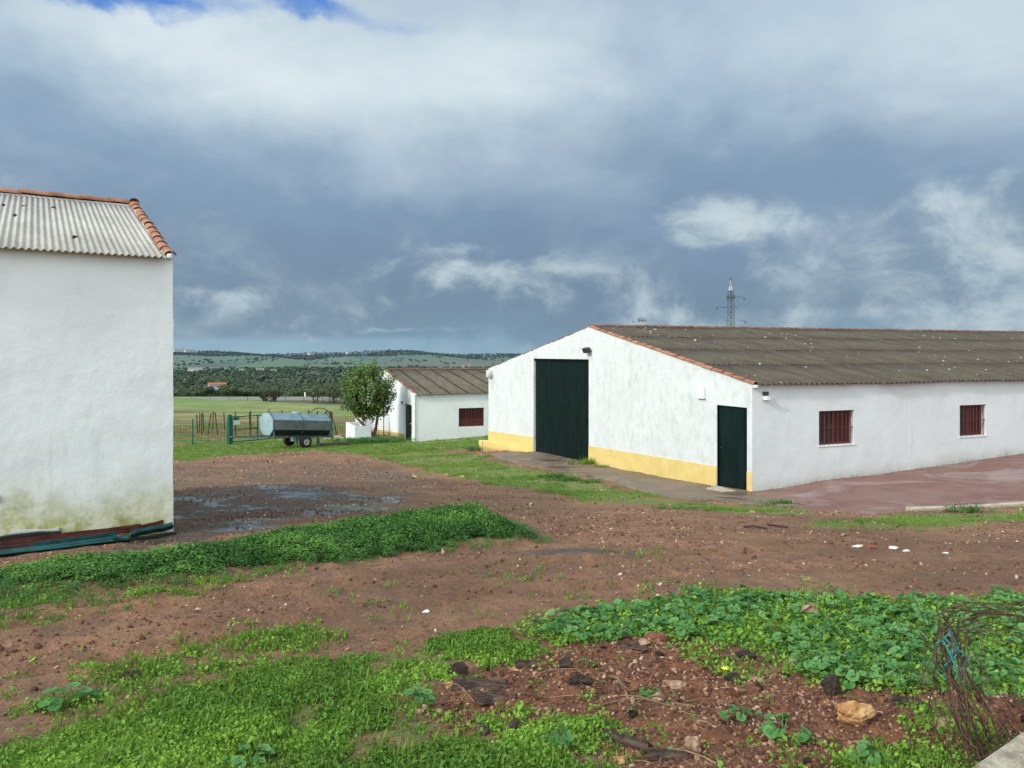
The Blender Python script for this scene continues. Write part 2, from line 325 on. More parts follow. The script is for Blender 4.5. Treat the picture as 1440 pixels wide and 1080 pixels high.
t=NT('aged_terracotta');p=t.pos();a=t.noise(p,2.7,3);b=t.noise(p,14,6,.7)
c=t.mix(t.map(a,.35,.65),(.17,.075,.045),(.26,.13,.08));c=t.mix(t.math('MULTIPLY',t.map(b,.42,.6),.75),c,(.075,.06,.048))
M['tile_old']=t.out(c,.9,t.bump(b,.006))
t=NT('broken_concrete');p=t.obj();x,y,z=t.xyz(p);a=t.noise(p,18,7,.7)
c=t.mix(t.map(a,.35,.65),(.20,.17,.12),(.42,.37,.28));c=t.mix(t.map(t.math('ADD',z,t.math('MULTIPLY',a,.05)),.17,.13),c,(.06,.03,.018))
M['block']=t.out(c,.95,t.bump(a,.02))
# ---------------------------------------------------------------- ground material
t=NT('soil_and_turf');p=t.pos();mk=t.attr('mask').outputs['Color'];g,w,rd=[o for o in t.n('ShaderNodeSeparateColor',i={0:mk}).outputs]
fa=t.attr('far')
n1=t.noise(p,.9,6,.65);n2=t.noise(p,5,7,.7);n3=t.noise(p,28,6,.75);n4=t.noise(p,110,3,.7)
dirt=t.mix(t.map(n1,.35,.65),(.265,.118,.052),(.42,.205,.098))
dirt=t.mix(t.math('MULTIPLY',t.map(n2,.42,.62),.6),dirt,(.15,.075,.042))
dirt=t.mix(t.math('MULTIPLY',t.map(n3,.50,.70),.5),dirt,(.44,.27,.165))
dirt=t.mix(t.math('MULTIPLY',t.map(n3,.48,.32),.75),dirt,(.07,.035,.022))
dirt=t.mix(t.math('MULTIPLY',t.map(n4,.52,.66),.35),dirt,(.46,.30,.2));dirt=t.mix(t.math('MULTIPLY',t.map(n4,.46,.34),.5),dirt,(.08,.04,.025))
clay=t.mix(t.map(n2,.38,.64),(.15,.050,.020),(.40,.15,.062));clay=t.mix(t.math('MULTIPLY',t.map(n3,.48,.3),.6),clay,(.05,.024,.015))
dirt=t.mix(t.math('MULTIPLY',rd,.85),dirt,clay)
wn=t.noise(p,.5,8,.60,.6)
wf=t.math('MULTIPLY',t.map(w,.15,.7),t.map(t.math('ADD',wn,t.math('MULTIPLY',t.math('SUBTRACT',n2,.5),.25)),.43,.54))
damp=t.map(t.noise(p,.28,6,.6),.45,.62);dirt=t.mix(t.math('MULTIPLY',damp,.45),dirt,(.14,.075,.042))
dirt=t.mix(t.math('MULTIPLY',t.map(w,.1,.8),.85),dirt,(.10,.068,.050))
dirt=t.mix(t.math('MULTIPLY',wf,.8),dirt,(.036,.027,.024))
vo=t.n('ShaderNodeTexVoronoi',feature='F1',i={'Vector':p,'Scale':22,'Randomness':1}).outputs
chip=t.math('MULTIPLY',t.map(vo['Distance'],.24,.12),t.map(t.noise(p,1.7,4),.45,.62))
chip=t.math('MULTIPLY',chip,t.map(t.xyz(vo['Color'])[0],.72,.85))
dirt=t.mix(t.math('MULTIPLY',chip,.8),dirt,(.38,.29,.22))
turf=t.mix(t.map(n2,.35,.65),(.10,.15,.024),(.19,.27,.042))
turf=t.mix(t.math('MULTIPLY',t.map(n3,.45,.7),.6),turf,(.23,.29,.07))
turf=t.mix(t.math('MULTIPLY',t.map(n1,.52,.66),.45),turf,(.20,.14,.065))
gm=t.map(t.math('ADD',g,t.math('MULTIPLY',t.math('SUBTRACT',t.math('ADD',t.math('MULTIPLY',n2,.5),t.math('MULTIPLY',n3,.5)),.5),1.7)),.38,.62)
gm=t.math('MULTIPLY',gm,t.map(g,0,.15))
moss=t.map(t.noise(p,1.3,7,.7),.5,.66);dirt=t.mix(t.math('MULTIPLY',moss,t.math('MULTIPLY',t.map(n3,.4,.6),.4)),dirt,(.15,.145,.05))
c=t.mix(gm,dirt,turf)
fd=t.noise(t.vscale(p,(.02,.02,.02)),1,8,.6)
fcol=t.mix(t.map(fd,.3,.7,-.1,.1,False),fa.outputs['Color'],(0,0,0))
n5=t.noise(t.vscale(p,(1,.6,1)),.12,8,.62);fcm=t.math('ADD',t.math('MULTIPLY',t.map(n5,.3,.7),.55),t.math('MULTIPLY',t.map(n1,.3,.7),.3))
fcc=t.n('ShaderNodeVectorMath',operation='SCALE',i={0:fa.outputs['Color'],'Scale':t.math('ADD',fcm,.55)}).outputs[0]
c=t.mix(fa.outputs['Alpha'],c,fcc)
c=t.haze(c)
ro=t.math('SUBTRACT',.93,t.math('MULTIPLY',t.map(wf,.25,.9),.80))
ro=t.math('MAXIMUM',ro,t.math('MULTIPLY',gm,.9))
ro=t.math('SUBTRACT',ro,t.math('MULTIPLY',t.math('MULTIPLY',w,t.math('SUBTRACT',1,gm)),.12))
hh=t.math('ADD',t.math('MULTIPLY',n2,1.0),t.math('ADD',t.math('MULTIPLY',n3,.45),t.math('MULTIPLY',n4,.12)))
hh=t.math('ADD',hh,t.math('MULTIPLY',chip,.12))
hh=t.math('MULTIPLY',hh,t.math('SUBTRACT',1,t.math('MULTIPLY',wf,.96)))
M['ground']=t.out(c,ro,t.bump(hh,.11,1.),0,.5)
# ---------------------------------------------------------------- mesh helpers
def np_mesh(name,V,Fc,mat,parent=None,smooth=False,cols=None,tone=None):
    V=np.asarray(V,np.float32);Fc=np.asarray(Fc,np.int32);n=len(Fc);k=Fc.shape[1]
    me=bpy.data.meshes.new(name);me.vertices.add(len(V));me.vertices.foreach_set('co',V.ravel())
    me.loops.add(n*k);me.loops.foreach_set('vertex_index',Fc.ravel())
    me.polygons.add(n);me.polygons.foreach_set('loop_start',np.arange(0,n*k,k,dtype=np.int32))
    me.polygons.foreach_set('use_smooth',np.full(n,smooth))
    if cols:
        for an,c in cols.items():
            a=me.color_attributes.new(an,'FLOAT_COLOR','POINT');a.data.foreach_set('color',np.asarray(c,np.float32).ravel())
    if tone is not None:
        a=me.attributes.new('tone','FLOAT','POINT');a.data.foreach_set('value',np.asarray(tone,np.float32))
    me.update(calc_edges=True);me.materials.append(mat)
    o=bpy.data.objects.new(name,me);COL.objects.link(o)
    if parent is not None:o.parent=parent
    return o
class MB:
    def __init__(s):s.v=[];s.f=[];s.sm=[]
    def add(s,vs,fs,sm=False):
        b=len(s.v);s.v+= [tuple(map(float,q)) for q in vs];s.f+=[tuple(b+i for i in f) for f in fs];s.sm+=[sm]*len(fs)
        return s
    def box(s,x0,x1,y0,y1,z0,z1,mat=None):
        vs=[(x,y,z) for z in (z0,z1) for y in (y0,y1) for x in (x0,x1)]
        if mat is not None: vs=[mat@Vector(q) for q in vs]
        return s.add(vs,[(0,2,3,1),(4,5,7,6),(0,1,5,4),(2,6,7,3),(0,4,6,2),(1,3,7,5)])
    def bar(s,a,b,w,h=None,up=(0,0,1)):
        a=Vector(a);b=Vector(b);h=h or w;d=(b-a).normalized();u=Vector(up)
        if abs(d.dot(u))>.98:u=Vector((1,0,0))
        r=d.cross(u).normalized();u=r.cross(d)
        vs=[p+r*sx*w/2+u*sy*h/2 for p in (a,b) for sx,sy in ((-1,-1),(1,-1),(1,1),(-1,1))]
        return s.add(vs,[(0,3,2,1),(4,5,6,7),(0,1,5,4),(1,2,6,5),(2,3,7,6),(3,0,4,7)])
    def tube(s,pts,r,n=6,cap=True,sm=True):
        pts=[Vector(p) for p in pts];m=len(pts)
        rs=r if hasattr(r,'__len__') else [r]*m
        vs=[];u=None
        for i,p in enumerate(pts):
            d=(pts[min(i+1,m-1)]-pts[max(i-1,0)]).normalized()
            if u is None:
                u=Vector((0,0,1)) if abs(d.z)<.9 else Vector((1,0,0))
            u=(u-d*u.dot(d)).normalized();w=d.cross(u)
            for k in range(n):
                a=2*math.pi*k/n;vs.append(p+(u*math.cos(a)+w*math.sin(a))*rs[i])
        fs=[(i*n+k,i*n+(k+1)%n,(i+1)*n+(k+1)%n,(i+1)*n+k) for i in range(m-1) for k in range(n)]
        s.add(vs,fs,sm)
        if cap and n>2:
            s.add(vs[:n],[tuple(range(n-1,-1,-1))]);s.add(vs[-n:],[tuple(range(n))])
        return s
    def prism(s,poly,axis,a,b):
        """poly: 2-D points, extruded along axis (0 x,1 y,2 z) from a to b"""
        def P(q,t):
            q=list(q);q.insert(axis,t);return q
        n=len(poly);vs=[P(q,a) for q in poly]+[P(q,b) for q in poly]
        fs=[tuple(range(n-1,-1,-1)),tuple(range(n,2*n))]+[(i,(i+1)%n,n+(i+1)%n,n+i) for i in range(n)]
        return s.add(vs,fs)
    def lathe(s,prof,c,axis=(0,1,0),n=24):
        ax=Vector(axis).normalized();u=Vector((0,0,1)) if abs(ax.z)<.9 else Vector((1,0,0));u=(u-ax*u.dot(ax)).normalized();w=ax.cross(u);c=Vector(c)
        vs=[c+ax*h+(u*math.cos(2*math.pi*k/n)+w*math.sin(2*math.pi*k/n))*r for h,r in prof for k in range(n)]
        m=len(prof)
        return s.add(vs,[(i*n+k,i*n+(k+1)%n,(i+1)*n+(k+1)%n,(i+1)*n+k) for i in range(m-1) for k in range(n)],True)
    def build(s,name,mat,parent=None,bevel=0,fn=None):
        vs=s.v if fn is None else [fn(*q) for q in s.v]
        me=bpy.data.meshes.new(name);me.from_pydata(vs,[],s.f);me.polygons.foreach_set('use_smooth',s.sm);me.materials.append(mat)
        import bmesh
        bm=bmesh.new();bm.from_mesh(me);bmesh.ops.recalc_face_normals(bm,faces=bm.faces);bm.to_mesh(me);bm.free()
        me.update();o=bpy.data.objects.new(name,me);COL.objects.link(o)
        if parent is not None:o.parent=parent
        if bevel:
            m=o.modifiers.new('bevel','BEVEL');m.width=bevel;m.segments=2;m.limit_method='ANGLE'
        return o
def tag(o,label=None,cat=None,group=None,kind=None):
    if label:o['label']=label
    if cat:o['category']=cat
    if group:o['group']=group
    if kind:o['kind']=kind
    return o
def thing(name,label,cat,loc=(0,0,0),rz=0,group=None):
    o=bpy.data.objects.new(name,None);COL.objects.link(o);o.location=loc;o.rotation_euler=(0,0,rz);o.empty_display_size=.2
    return tag(o,label,cat,group)
def G(x,y): return float(gz(np.array([float(x)]),np.array([float(y)]))[0])
# ---------------------------------------------------------------- ground sheet
ys=[-40,-20,-10,-5,-2,0,1,1.6]
y=2.0
while y<70000:
    ys.append(y)
    y+=max(.016,(.0060 if y<60 else .010)*y)
ys=np.array(ys)
kf=np.linspace(-.72,.72,520);kc=np.array([.76,.82,.9,1.05,1.3,1.7,2.4,3.5,5,8]);ks=np.concatenate([-kc[::-1],kf,kc])
YY,KK=np.meshgrid(ys,ks,indexing='ij');XX=KK*(np.maximum(YY,0)+2.2)
far=YY>75
ZZ=np.where(far,base(XX,YY),0.);nm=~far
ZZ[nm]=gz(XX[nm],YY[nm])
# --- masks
g_=np.zeros(XX.shape);w_=np.zeros(XX.shape);r_=np.zeros(XX.shape)
xn,yn=XX[nm],YY[nm]
gg=np.zeros(xn.shape)
for nme,w,na in (('nettle',.2,.15),('nettle_low',.3,.4),('grassA',.2,.3),('strip',.5,1.1),('fencegrass',.8,1.6),('rstrip',.35,.5),('brgrass',.15,.2)):
    gg=np.maximum(gg,soft(nme,xn,yn,w,na)*(1. if nme not in('nettle_low','strip','rstrip') else .68))
gg=np.maximum(gg,soft('thin',xn,yn,.3,.35)*.6);gg=np.maximum(gg,soft('mallow',xn,yn,.15,.2)*.85)
fieldm=sst(43,46,yn+.12*(xn+16)+(fbm(xn*.3,yn*.3,3,51)-.5)*3)*1.0
fieldm=np.where(xn>-5.0,fieldm*.9,fieldm)
brown=sst(.50,.62,fbm(xn*.10,yn*.16,4,61)+.30*np.exp(-((yn-60)/9)**2)-.06)+.35*np.exp(-((yn-48.5)/2.0)**2)*sst(.4,.6,fbm(xn*.5,yn*.7,3,63))
pen=1-sst(4.0,5.3,np.hypot(xn+19.1,yn-60)+(fbm(xn,yn,3,65)-.5)*1.5)
gg=np.maximum(gg,fieldm*(1-.85*np.clip(brown,0,1))*(1-.9*pen))
gg=np.maximum(gg,sst(-.05,.5,xn-7)*sst(24,30,yn)*.9)
# scattered thin growth on the track
gg=np.maximum(gg,.42*sst(.56,.68,fbm(xn*.8,yn*.8,4,71))*(1-soft('red',xn,yn,.2,.1)))
hard=np.maximum(sst(-.1,.1,sdist('pad',xn,yn)),sst(-.1,.1,sdist('apron',xn,yn)))
g_[nm]=gg*(1-hard)*(1-.5*(1-sst(9,14,yn)))
ww=np.maximum(soft('wet',xn,yn,1.0,1.0),.5*soft('wet2',xn,yn,1.5,2.0)*.8)
ww=np.maximum(ww,.22*sst(.5,.62,fbm(xn*.35,yn*.9,4,75))*(1-sst(14,18,yn)))
ww=np.maximum(ww,.75*np.exp(-(((xn-.85)/1.1)**2+((yn-8.75)/.55)**2)*1.6))
w_[nm]=ww
r_[nm]=np.maximum(soft('red',xn,yn,.3,.35),pen*.6)
mask=np.stack([g_,w_,r_,np.ones_like(g_)],-1)
# --- far colouring (albedo)
FA=np.zeros(XX.shape+(4,));yf=YY[far];xf=XX[far];kx=xf/yf
def C(c):return np.array(c)
fc=np.tile(C((.15,.21,.045)),(len(yf),1))
def put(c,m):
    global fc
    m=np.clip(m,0,1)[:,None];fc=fc*(1-m)+C(c)*m
put((.21,.23,.06),sst(.4,.65,fbm(xf*.05,yf*.05,4,81)))
put((.15,.085,.045),sst(.46,.60,fbm(xf*.03,yf*.09,5,83))*np.exp(-((yf-93)/17)**2)*1.3)
put((.07,.065,.035),sst(172,180,yf)*(1-sst(196,199,yf)))
put((.035,.048,.022),sst(215,222,yf))
fo=sst(1450,1750,yf+160*(fbm(xf*.004,yf*.001,3,85)-.5)*2)
put((.07,.13,.03),fo)
put((.035,.055,.024),fo*sst(.54,.60,fbm(xf*.012,yf*.0045,5,87)))
put((.022,.040,.026),sst(3400,4000,yf+500*(fbm(xf*.002,yf*.0005,4,89)-.5)*2))
put((.05,.10,.035),sst(3800,4300,yf)*sst(.52,.60,fbm(xf*.0015,yf*.0006,5,91)))
put((.045,.10,.03),sst(2600,3000,yf)*sst(-.20,-.12,kx)*sst(.42,.55,fbm(xf*.0008,yf*.0012,4,93)))
put((.12,.09,.05),sst(1900,2300,yf)*(1-sst(2500,2800,yf))*sst(-.2,-.14,kx))
FA[far]=np.concatenate([fc,np.ones((len(yf),1))],1)
a=sst(70,92,YY);FA[...,3]=a
nr=~far
FA[nr,:3]=(.15,.21,.045)
ny,nx=XX.shape
idx=np.arange(ny*nx).reshape(ny,nx)
Fq=np.stack([idx[:-1,:-1],idx[:-1,1:],idx[1:,1:],idx[1:,:-1]],-1).reshape(-1,4)
o=np_mesh('ground',np.stack([XX,YY,ZZ],-1).reshape(-1,3),Fq,M['ground'],smooth=True,cols={'mask':mask.reshape(-1,4),'far':FA.reshape(-1,4)})
tag(o,kind='structure')
# --- sheets that lie on the ground
def sheet(name,poly,cell,mat,lift,namp=.12,label=None):
    P=np.array(POLY[poly]);x0,y0=P.min(0)-.3;x1,y1=P.max(0)+.3
    gx=np.arange(x0,x1,cell);gy=np.arange(y0,y1,cell);A,B=np.meshgrid(gx,gy)
    z=base(A,B)+lift
    s=sdist(poly,A,B)+(fbm(A*1.5,B*1.5,4,101)-.5)*2*namp
    z=z-.05*sst(.12,-.05,-s*-1) if False else z-.045*(1-sst(-.02,.12,s))
    n=A.shape;id_=np.arange(A.size).reshape(n)
    q=np.stack([id_[:-1,:-1],id_[:-1,1:],id_[1:,1:],id_[1:,:-1]],-1).reshape(-1,4)
    k=(s>-.08)[:-1,:-1].ravel();q=q[k];u,inv=np.unique(q,return_inverse=True)
    V=np.stack([A,B,z],-1).reshape(-1,3)[u]
    return np_mesh(name,V,inv.reshape(-1,4),mat,smooth=True)
tag(sheet('concrete_yard','pad',.08,M['pad'],.012,.05),kind='structure')
tag(sheet('concrete_apron','apron',.07,M['apron'],.006,.22),kind='structure')
# far road
rv=[];n=80
for i in range(n):
    x=-140+i*3.5
    for yy in (200.5+.02*x,213.5+.02*x): rv.append((x,yy,float(base(x,yy))+.05))
tag(np_mesh('road',rv,[(2*i,2*i+2,2*i+3,2*i+1) for i in range(n-1)],M['road']),kind='structure')
# ---------------------------------------------------------------- scatter
def scat(polys_or_fn,bbox,dens,seed):
    """random points in bbox=(x0,x1,y0,y1), kept with probability fn(x,y)"""
    r=np.random.default_rng(seed);x0,x1,y0,y1=bbox
    N=int((x1-x0)*(y1-y0)*dens);x=r.uniform(x0,x1,N);y=r.uniform(y0,y1,N)
    vis=np.abs(x)<.72*y+3.2
    x,y=x[vis],y[vis]
    k=r.random(len(x))<polys_or_fn(x,y);return x[k],y[k]
def inst(name,protos,x,y,z,sc,mat,seed=1,tilt=.15,parent=None,rv=None,rspread=.5,smooth=False,sz=None):
    """protos: list of (V,F,rnd) all quads; merges copies into one mesh"""
    r=np.random.default_rng(seed);N=len(x);pi=r.integers(0,len(protos),N);Vs=[];Fs=[];Rs=[];off=0
    sc=np.broadcast_to(sc,(N,));rv=r.random(N) if rv is None else rv
    for k,(V,Fc,rn) in enumerate(protos):
        s=np.where(pi==k)[0]
        if not len(s):continue
        a=r.uniform(0,2*np.pi,len(s));tx=r.normal(0,tilt,len(s));ty=r.normal(0,tilt,len(s))
        ca,sa=np.cos(a),np.sin(a)
        P=V[None]*sc[s][:,None,None]
        if sz is not None:P=P*np.stack([np.ones(len(s)),np.ones(len(s)),sz[s]],-1)[:,None,:]
        X=P[...,0]*ca[:,None]-P[...,1]*sa[:,None];Y=P[...,0]*sa[:,None]+P[...,1]*ca[:,None];Z=P[...,2]
        X2=X+Z*tx[:,None];Y2=Y+Z*ty[:,None];Z2=Z-X*tx[:,None]-Y*ty[:,None]
        W=np.stack([X2+x[s][:,None],Y2+y[s][:,None],Z2+z[s][:,None]],-1).reshape(-1,3)
        nv=len(V);Fi=(Fc[None]+(np.arange(len(s))*nv)[:,None,None]+off).reshape(-1,Fc.shape[1])
        Vs.append(W);Fs.append(Fi);Rs.append((rn[None]*rspread+rv[s][:,None]*(1-rspread)).reshape(-1));off+=len(W)
    return np_mesh(name,np.concatenate(Vs),np.concatenate(Fs),mat,parent,smooth,tone=np.concatenate(Rs))
def leafquads(C_,N_,U_,L,Wd,fold=0.,shape=0):
    """quads: centre C, normal N, axis U, length, width (arrays). shape 0 rhombus"""
    N_=N_/np.linalg.norm(N_,axis=1,keepdims=True);U_=U_-N_*(U_*N_).sum(1,keepdims=True);U_=U_/(np.linalg.norm(U_,axis=1,keepdims=True)+1e-9)
    B=np.cross(N_,U_);L=np.asarray(L)[:,None];Wd=np.asarray(Wd)[:,None]
    V=np.stack([C_-U_*L*.5,C_+B*Wd*.5+N_*fold*Wd,C_+U_*L*.5,C_-B*Wd*.5+N_*fold*Wd],1).reshape(-1,3)
    n=len(C_);return V,np.arange(4*n).reshape(n,4)
def rquat(r,n): 
    v=r.normal(size=(n,3));return v/np.linalg.norm(v,axis=1,keepdims=True)
def proto_blades(seed,n=7,h=.06,w=.004,spread=.02,lean=.5):
    r=np.random.default_rng(seed);V=[];Fc=[];rn=[]
    for i in range(n):
        a=r.uniform(0,6.28);d=np.array([math.cos(a),math.sin(a),0]);s=np.array([-d[1],d[0],0]);b=np.append(r.normal(0,spread,2),0)
        hh=h*r.uniform(.5,1.2);le=lean*r.uniform(.3,1.2);k=len(V)
        for j,tt in enumerate((0,.5,1)):
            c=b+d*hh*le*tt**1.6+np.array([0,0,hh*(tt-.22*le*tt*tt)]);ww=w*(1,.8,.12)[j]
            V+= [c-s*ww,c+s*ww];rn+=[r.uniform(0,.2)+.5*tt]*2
        Fc+=[(k,k+1,k+3,k+2),(k+2,k+3,k+5,k+4)]
    return np.array(V),np.array(Fc),np.clip(np.array(rn)+.1,0,1)
def proto_herb(seed,n=10,rad=.03,h=.03,lf=.014,ar=.7,up=.6):
    r=np.random.default_rng(seed)
    a=r.uniform(0,6.28,n);q=np.sqrt(r.random(n))*rad;zz=h*(1-(q/rad)**2*.6)*r.uniform(.4,1.05,n)
    Cn=np.stack([q*np.cos(a),q*np.sin(a),zz],1);N=np.stack([np.cos(a)*.5,np.sin(a)*.5,np.full(n,up)],1)+r.normal(0,.35,(n,3))
    U=np.stack([np.cos(a),np.sin(a),np.zeros(n)],1)+r.normal(0,.5,(n,3));L=lf*r.uniform(.7,1.35,n)
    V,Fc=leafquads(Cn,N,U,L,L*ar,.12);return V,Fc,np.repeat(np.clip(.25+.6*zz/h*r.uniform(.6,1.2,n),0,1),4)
def disc_leaf(c,n,u,rad,r,seg=8):
    """round lobed leaf as quads fanned about the stalk: returns V,F"""
    n=n/np.linalg.norm(n);u=u-n*np.dot(u,n);u/=np.linalg.norm(u);b=np.cross(n,u);V=[c-n*rad*.18]
    for k in range(seg+1):
        a=math.radians(20+320*k/seg);rr=rad*(1+.07*math.cos(5*a*1.0)+r.normal(0,.03))*(1-.12*(k in(0,seg)))
        V.append(c+(-u*math.cos(a)+b*math.sin(a))*rr+n*rad*(.10*((k%2)*2-1)*.5+r.normal(0,.03)))
    return np.array(V),np.array([(0,2*k+1,2*k+2,2*k+3) for k in range(seg//2)])
def proto_mallow(seed,n=11,rad=.09,h=.085,lf=.021):
    r=np.random.default_rng(seed);V=[];Fc=[];rn=[];off=0
    for i in range(n):
        a=r.uniform(0,6.28);q=rad*math.sqrt(r.random());z=h*r.uniform(.55,1.1)*(1-.35*q/rad)
        c=np.array([q*math.cos(a),q*math.sin(a),z]);nn=np.array([math.cos(a)*.35,math.sin(a)*.35,1])+r.normal(0,.25,3)
        L=lf*r.uniform(.55,1.3);v,f=disc_leaf(c,nn,np.array([math.cos(a),math.sin(a),0]),L,r)
        V.append(v);Fc.append(f+off);off+=len(v);rn+=[.15+.3*r.random()]+[r.uniform(.35,.95)]*(len(v)-1)
        s=np.array([-math.sin(a),math.cos(a),0])*.0016
        g0=np.array([c[0]*.25,c[1]*.25,0]);v=np.array([g0-s,g0+s,c+s,c-s]);V.append(v);Fc.append(np.array([[0,1,2,3]])+off);off+=4;rn+=[.7]*4
    return np.concatenate(V),np.concatenate(Fc),np.array(rn)
P_bl=[proto_blades(i) for i in range(5)];P_he=[proto_herb(20+i) for i in range(6)]
P_ne=[proto_herb(40+i,n=50,rad=.10,h=.15,lf=.028,ar=.68,up=1.3) for i in range(5)]
P_ma=[proto_mallow(60+i) for i in range(8)];P_tuft=[proto_blades(80+i,n=10,h=.10,w=.006,spread=.05) for i in range(4)]
P_small=[proto_herb(90+i,n=14,rad=.05,h=.05,lf=.022,ar=.6) for i in range(4)]
def Z(x,y): return gz(x,y)
# foreground turf
fA=lambda x,y:soft('grassA',x,y,.16,.30)*(.05+.95*sst(.45,.61,fbm(x*2.9,y*2.9,5,111)+.35*soft('grassA',x,y,.7,.1)-.12))
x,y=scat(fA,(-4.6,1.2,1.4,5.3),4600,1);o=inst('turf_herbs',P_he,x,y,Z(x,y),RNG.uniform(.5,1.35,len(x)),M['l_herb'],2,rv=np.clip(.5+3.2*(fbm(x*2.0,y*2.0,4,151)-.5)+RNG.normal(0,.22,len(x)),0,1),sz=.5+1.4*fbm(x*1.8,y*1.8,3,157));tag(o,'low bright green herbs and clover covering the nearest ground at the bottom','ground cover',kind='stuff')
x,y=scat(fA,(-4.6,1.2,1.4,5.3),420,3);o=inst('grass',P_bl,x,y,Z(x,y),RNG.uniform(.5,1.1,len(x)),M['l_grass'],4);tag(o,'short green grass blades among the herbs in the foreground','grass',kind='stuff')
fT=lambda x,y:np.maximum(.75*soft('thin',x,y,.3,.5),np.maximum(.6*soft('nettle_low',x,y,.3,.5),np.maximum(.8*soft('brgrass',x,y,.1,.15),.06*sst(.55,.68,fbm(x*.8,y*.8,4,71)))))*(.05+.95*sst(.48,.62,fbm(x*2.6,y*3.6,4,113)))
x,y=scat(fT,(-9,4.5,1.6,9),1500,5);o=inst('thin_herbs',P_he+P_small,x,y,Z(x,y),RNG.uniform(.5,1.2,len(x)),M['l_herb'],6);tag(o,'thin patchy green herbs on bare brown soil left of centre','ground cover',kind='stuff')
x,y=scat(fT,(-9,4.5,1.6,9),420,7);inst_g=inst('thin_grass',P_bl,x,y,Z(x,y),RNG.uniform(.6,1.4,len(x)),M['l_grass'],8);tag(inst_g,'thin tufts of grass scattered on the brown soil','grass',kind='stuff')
# nettle bank
fN=lambda x,y:sst(-.10,.12,sdist('nettle',x,y)+(fbm(x*1.6,y*1.6,5,3)-.5)*.6)*(.30+.70*sst(.36,.50,fbm(x*2.6,y*2.6,4,159)+.12*sst(-4,-1,x)))
x,y=scat(fN,(-9,.6,4.7,12.3),400,9);h=sst(-.05,.5,sdist('nettle',x,y))
nz=fbm(x*1.6,y*1.6,3,115)
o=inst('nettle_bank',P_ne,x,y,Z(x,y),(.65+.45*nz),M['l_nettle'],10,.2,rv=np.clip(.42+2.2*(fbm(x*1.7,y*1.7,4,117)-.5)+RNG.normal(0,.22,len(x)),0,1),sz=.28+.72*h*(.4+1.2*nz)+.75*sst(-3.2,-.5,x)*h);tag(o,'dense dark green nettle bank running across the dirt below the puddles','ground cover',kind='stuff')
fN2=lambda x,y:.8*soft('nettle_low',x,y,.25,.4)*(.2+.8*sst(.42,.55,fbm(x*2,y*2,4,119)))+.5*np.exp(-(sdist('nettle',x,y)+.1)**2/.03)
x,y=scat(fN2,(-9,.6,3.9,12.1),260,11);o=inst('low_nettles',P_ne+P_small,x,y,Z(x,y),RNG.uniform(.35,.75,len(x)),M['l_nettle'],12,rv=np.clip(.5+RNG.normal(0,.2,len(x)),0,1));tag(o,'lower sparse green weeds fringing the dense nettle bank','ground cover',kind='stuff')
# mallow patch
fM=lambda x,y:soft('mallow',x,y,.08,.15)*(.35+.65*sst(.40,.52,fbm(x*1.9,y*1.9,4,121)))
x,y=scat(fM,(0,7,3.3,6.7),105,13);o=inst('mallow_patch',P_ma,x,y,Z(x,y),RNG.uniform(.55,1.35,len(x)),M['l_mallow'],14,.15);tag(o,'patch of round leaved mallow plants on the right foreground','ground cover',kind='stuff')
fM2=lambda x,y:soft('mallow',x,y,.12,.25)
x,y=scat(fM2,(0,7,3.3,6.8),900,15);o=inst('mallow_undergrowth',P_he+P_small,x,y,Z(x,y),RNG.uniform(.7,1.6,len(x)),M['l_herb'],16);tag(o,'small leaved green undergrowth between the mallow leaves','ground cover',kind='stuff')
fR=lambda x,y:soft('red',x,y,.1,.1)*(.02+.98*sst(.56,.66,fbm(x*2.5,y*2.5,4,123)))*(1-soft('mallow',x,y))
x,y=scat(fR,(-.6,4.8,1.8,5.2),700,17);o=inst('rubble_herbs',P_he+P_small,x,y,Z(x,y),RNG.uniform(.6,1.3,len(x)),M['l_herb'],18);tag(o,'little green herbs growing between the rocks on the red clay','ground cover',kind='stuff')
# belt along the barn, right strip, fence line
fS=lambda x,y:np.maximum(soft('strip',x,y,.3,.8),soft('rstrip',x,y,.25,.4))*(1-sst(-.15,.0,sdist('apron',x,y)))*(1-sst(-.1,.0,sdist('pad',x,y)))*(.3+.7*sst(.4,.55,fbm(x*1.2,y*1.2,4,125)))*sst(.40,.55,fbm(x*.6,y*.6,4,161))
x,y=scat(fS,(-7,11,10.5,42),150,19);k=RNG.random(len(x))<np.clip(18/y,0,1)**1.0;x,y=x[k],y[k]
o=inst('verge_grass',P_tuft+P_small,x,y,Z(x,y),RNG.uniform(.35,.75,len(x))*(1+y/40),M['l_grass'],20,sz=np.full(len(x),.7),rv=np.clip(.5+1.6*(fbm(x*.9,y*.9,4,153)-.5),0,1));tag(o,'green grass strip between the dirt track and the barn','grass',kind='stuff')
fF=lambda x,y:np.maximum(soft('fencegrass',x,y,.5,1.2),sst(43,47,y)*.5)
x,y=scat(fF,(-30,-1,28,75),22,21);o=inst('field_grass',P_tuft,x,y,Z(x,y),RNG.uniform(.8,1.6,len(x)),M['l_grass'],22,sz=np.full(len(x),.7));tag(o,'rough grass of the field around the mesh fence','grass',kind='stuff')
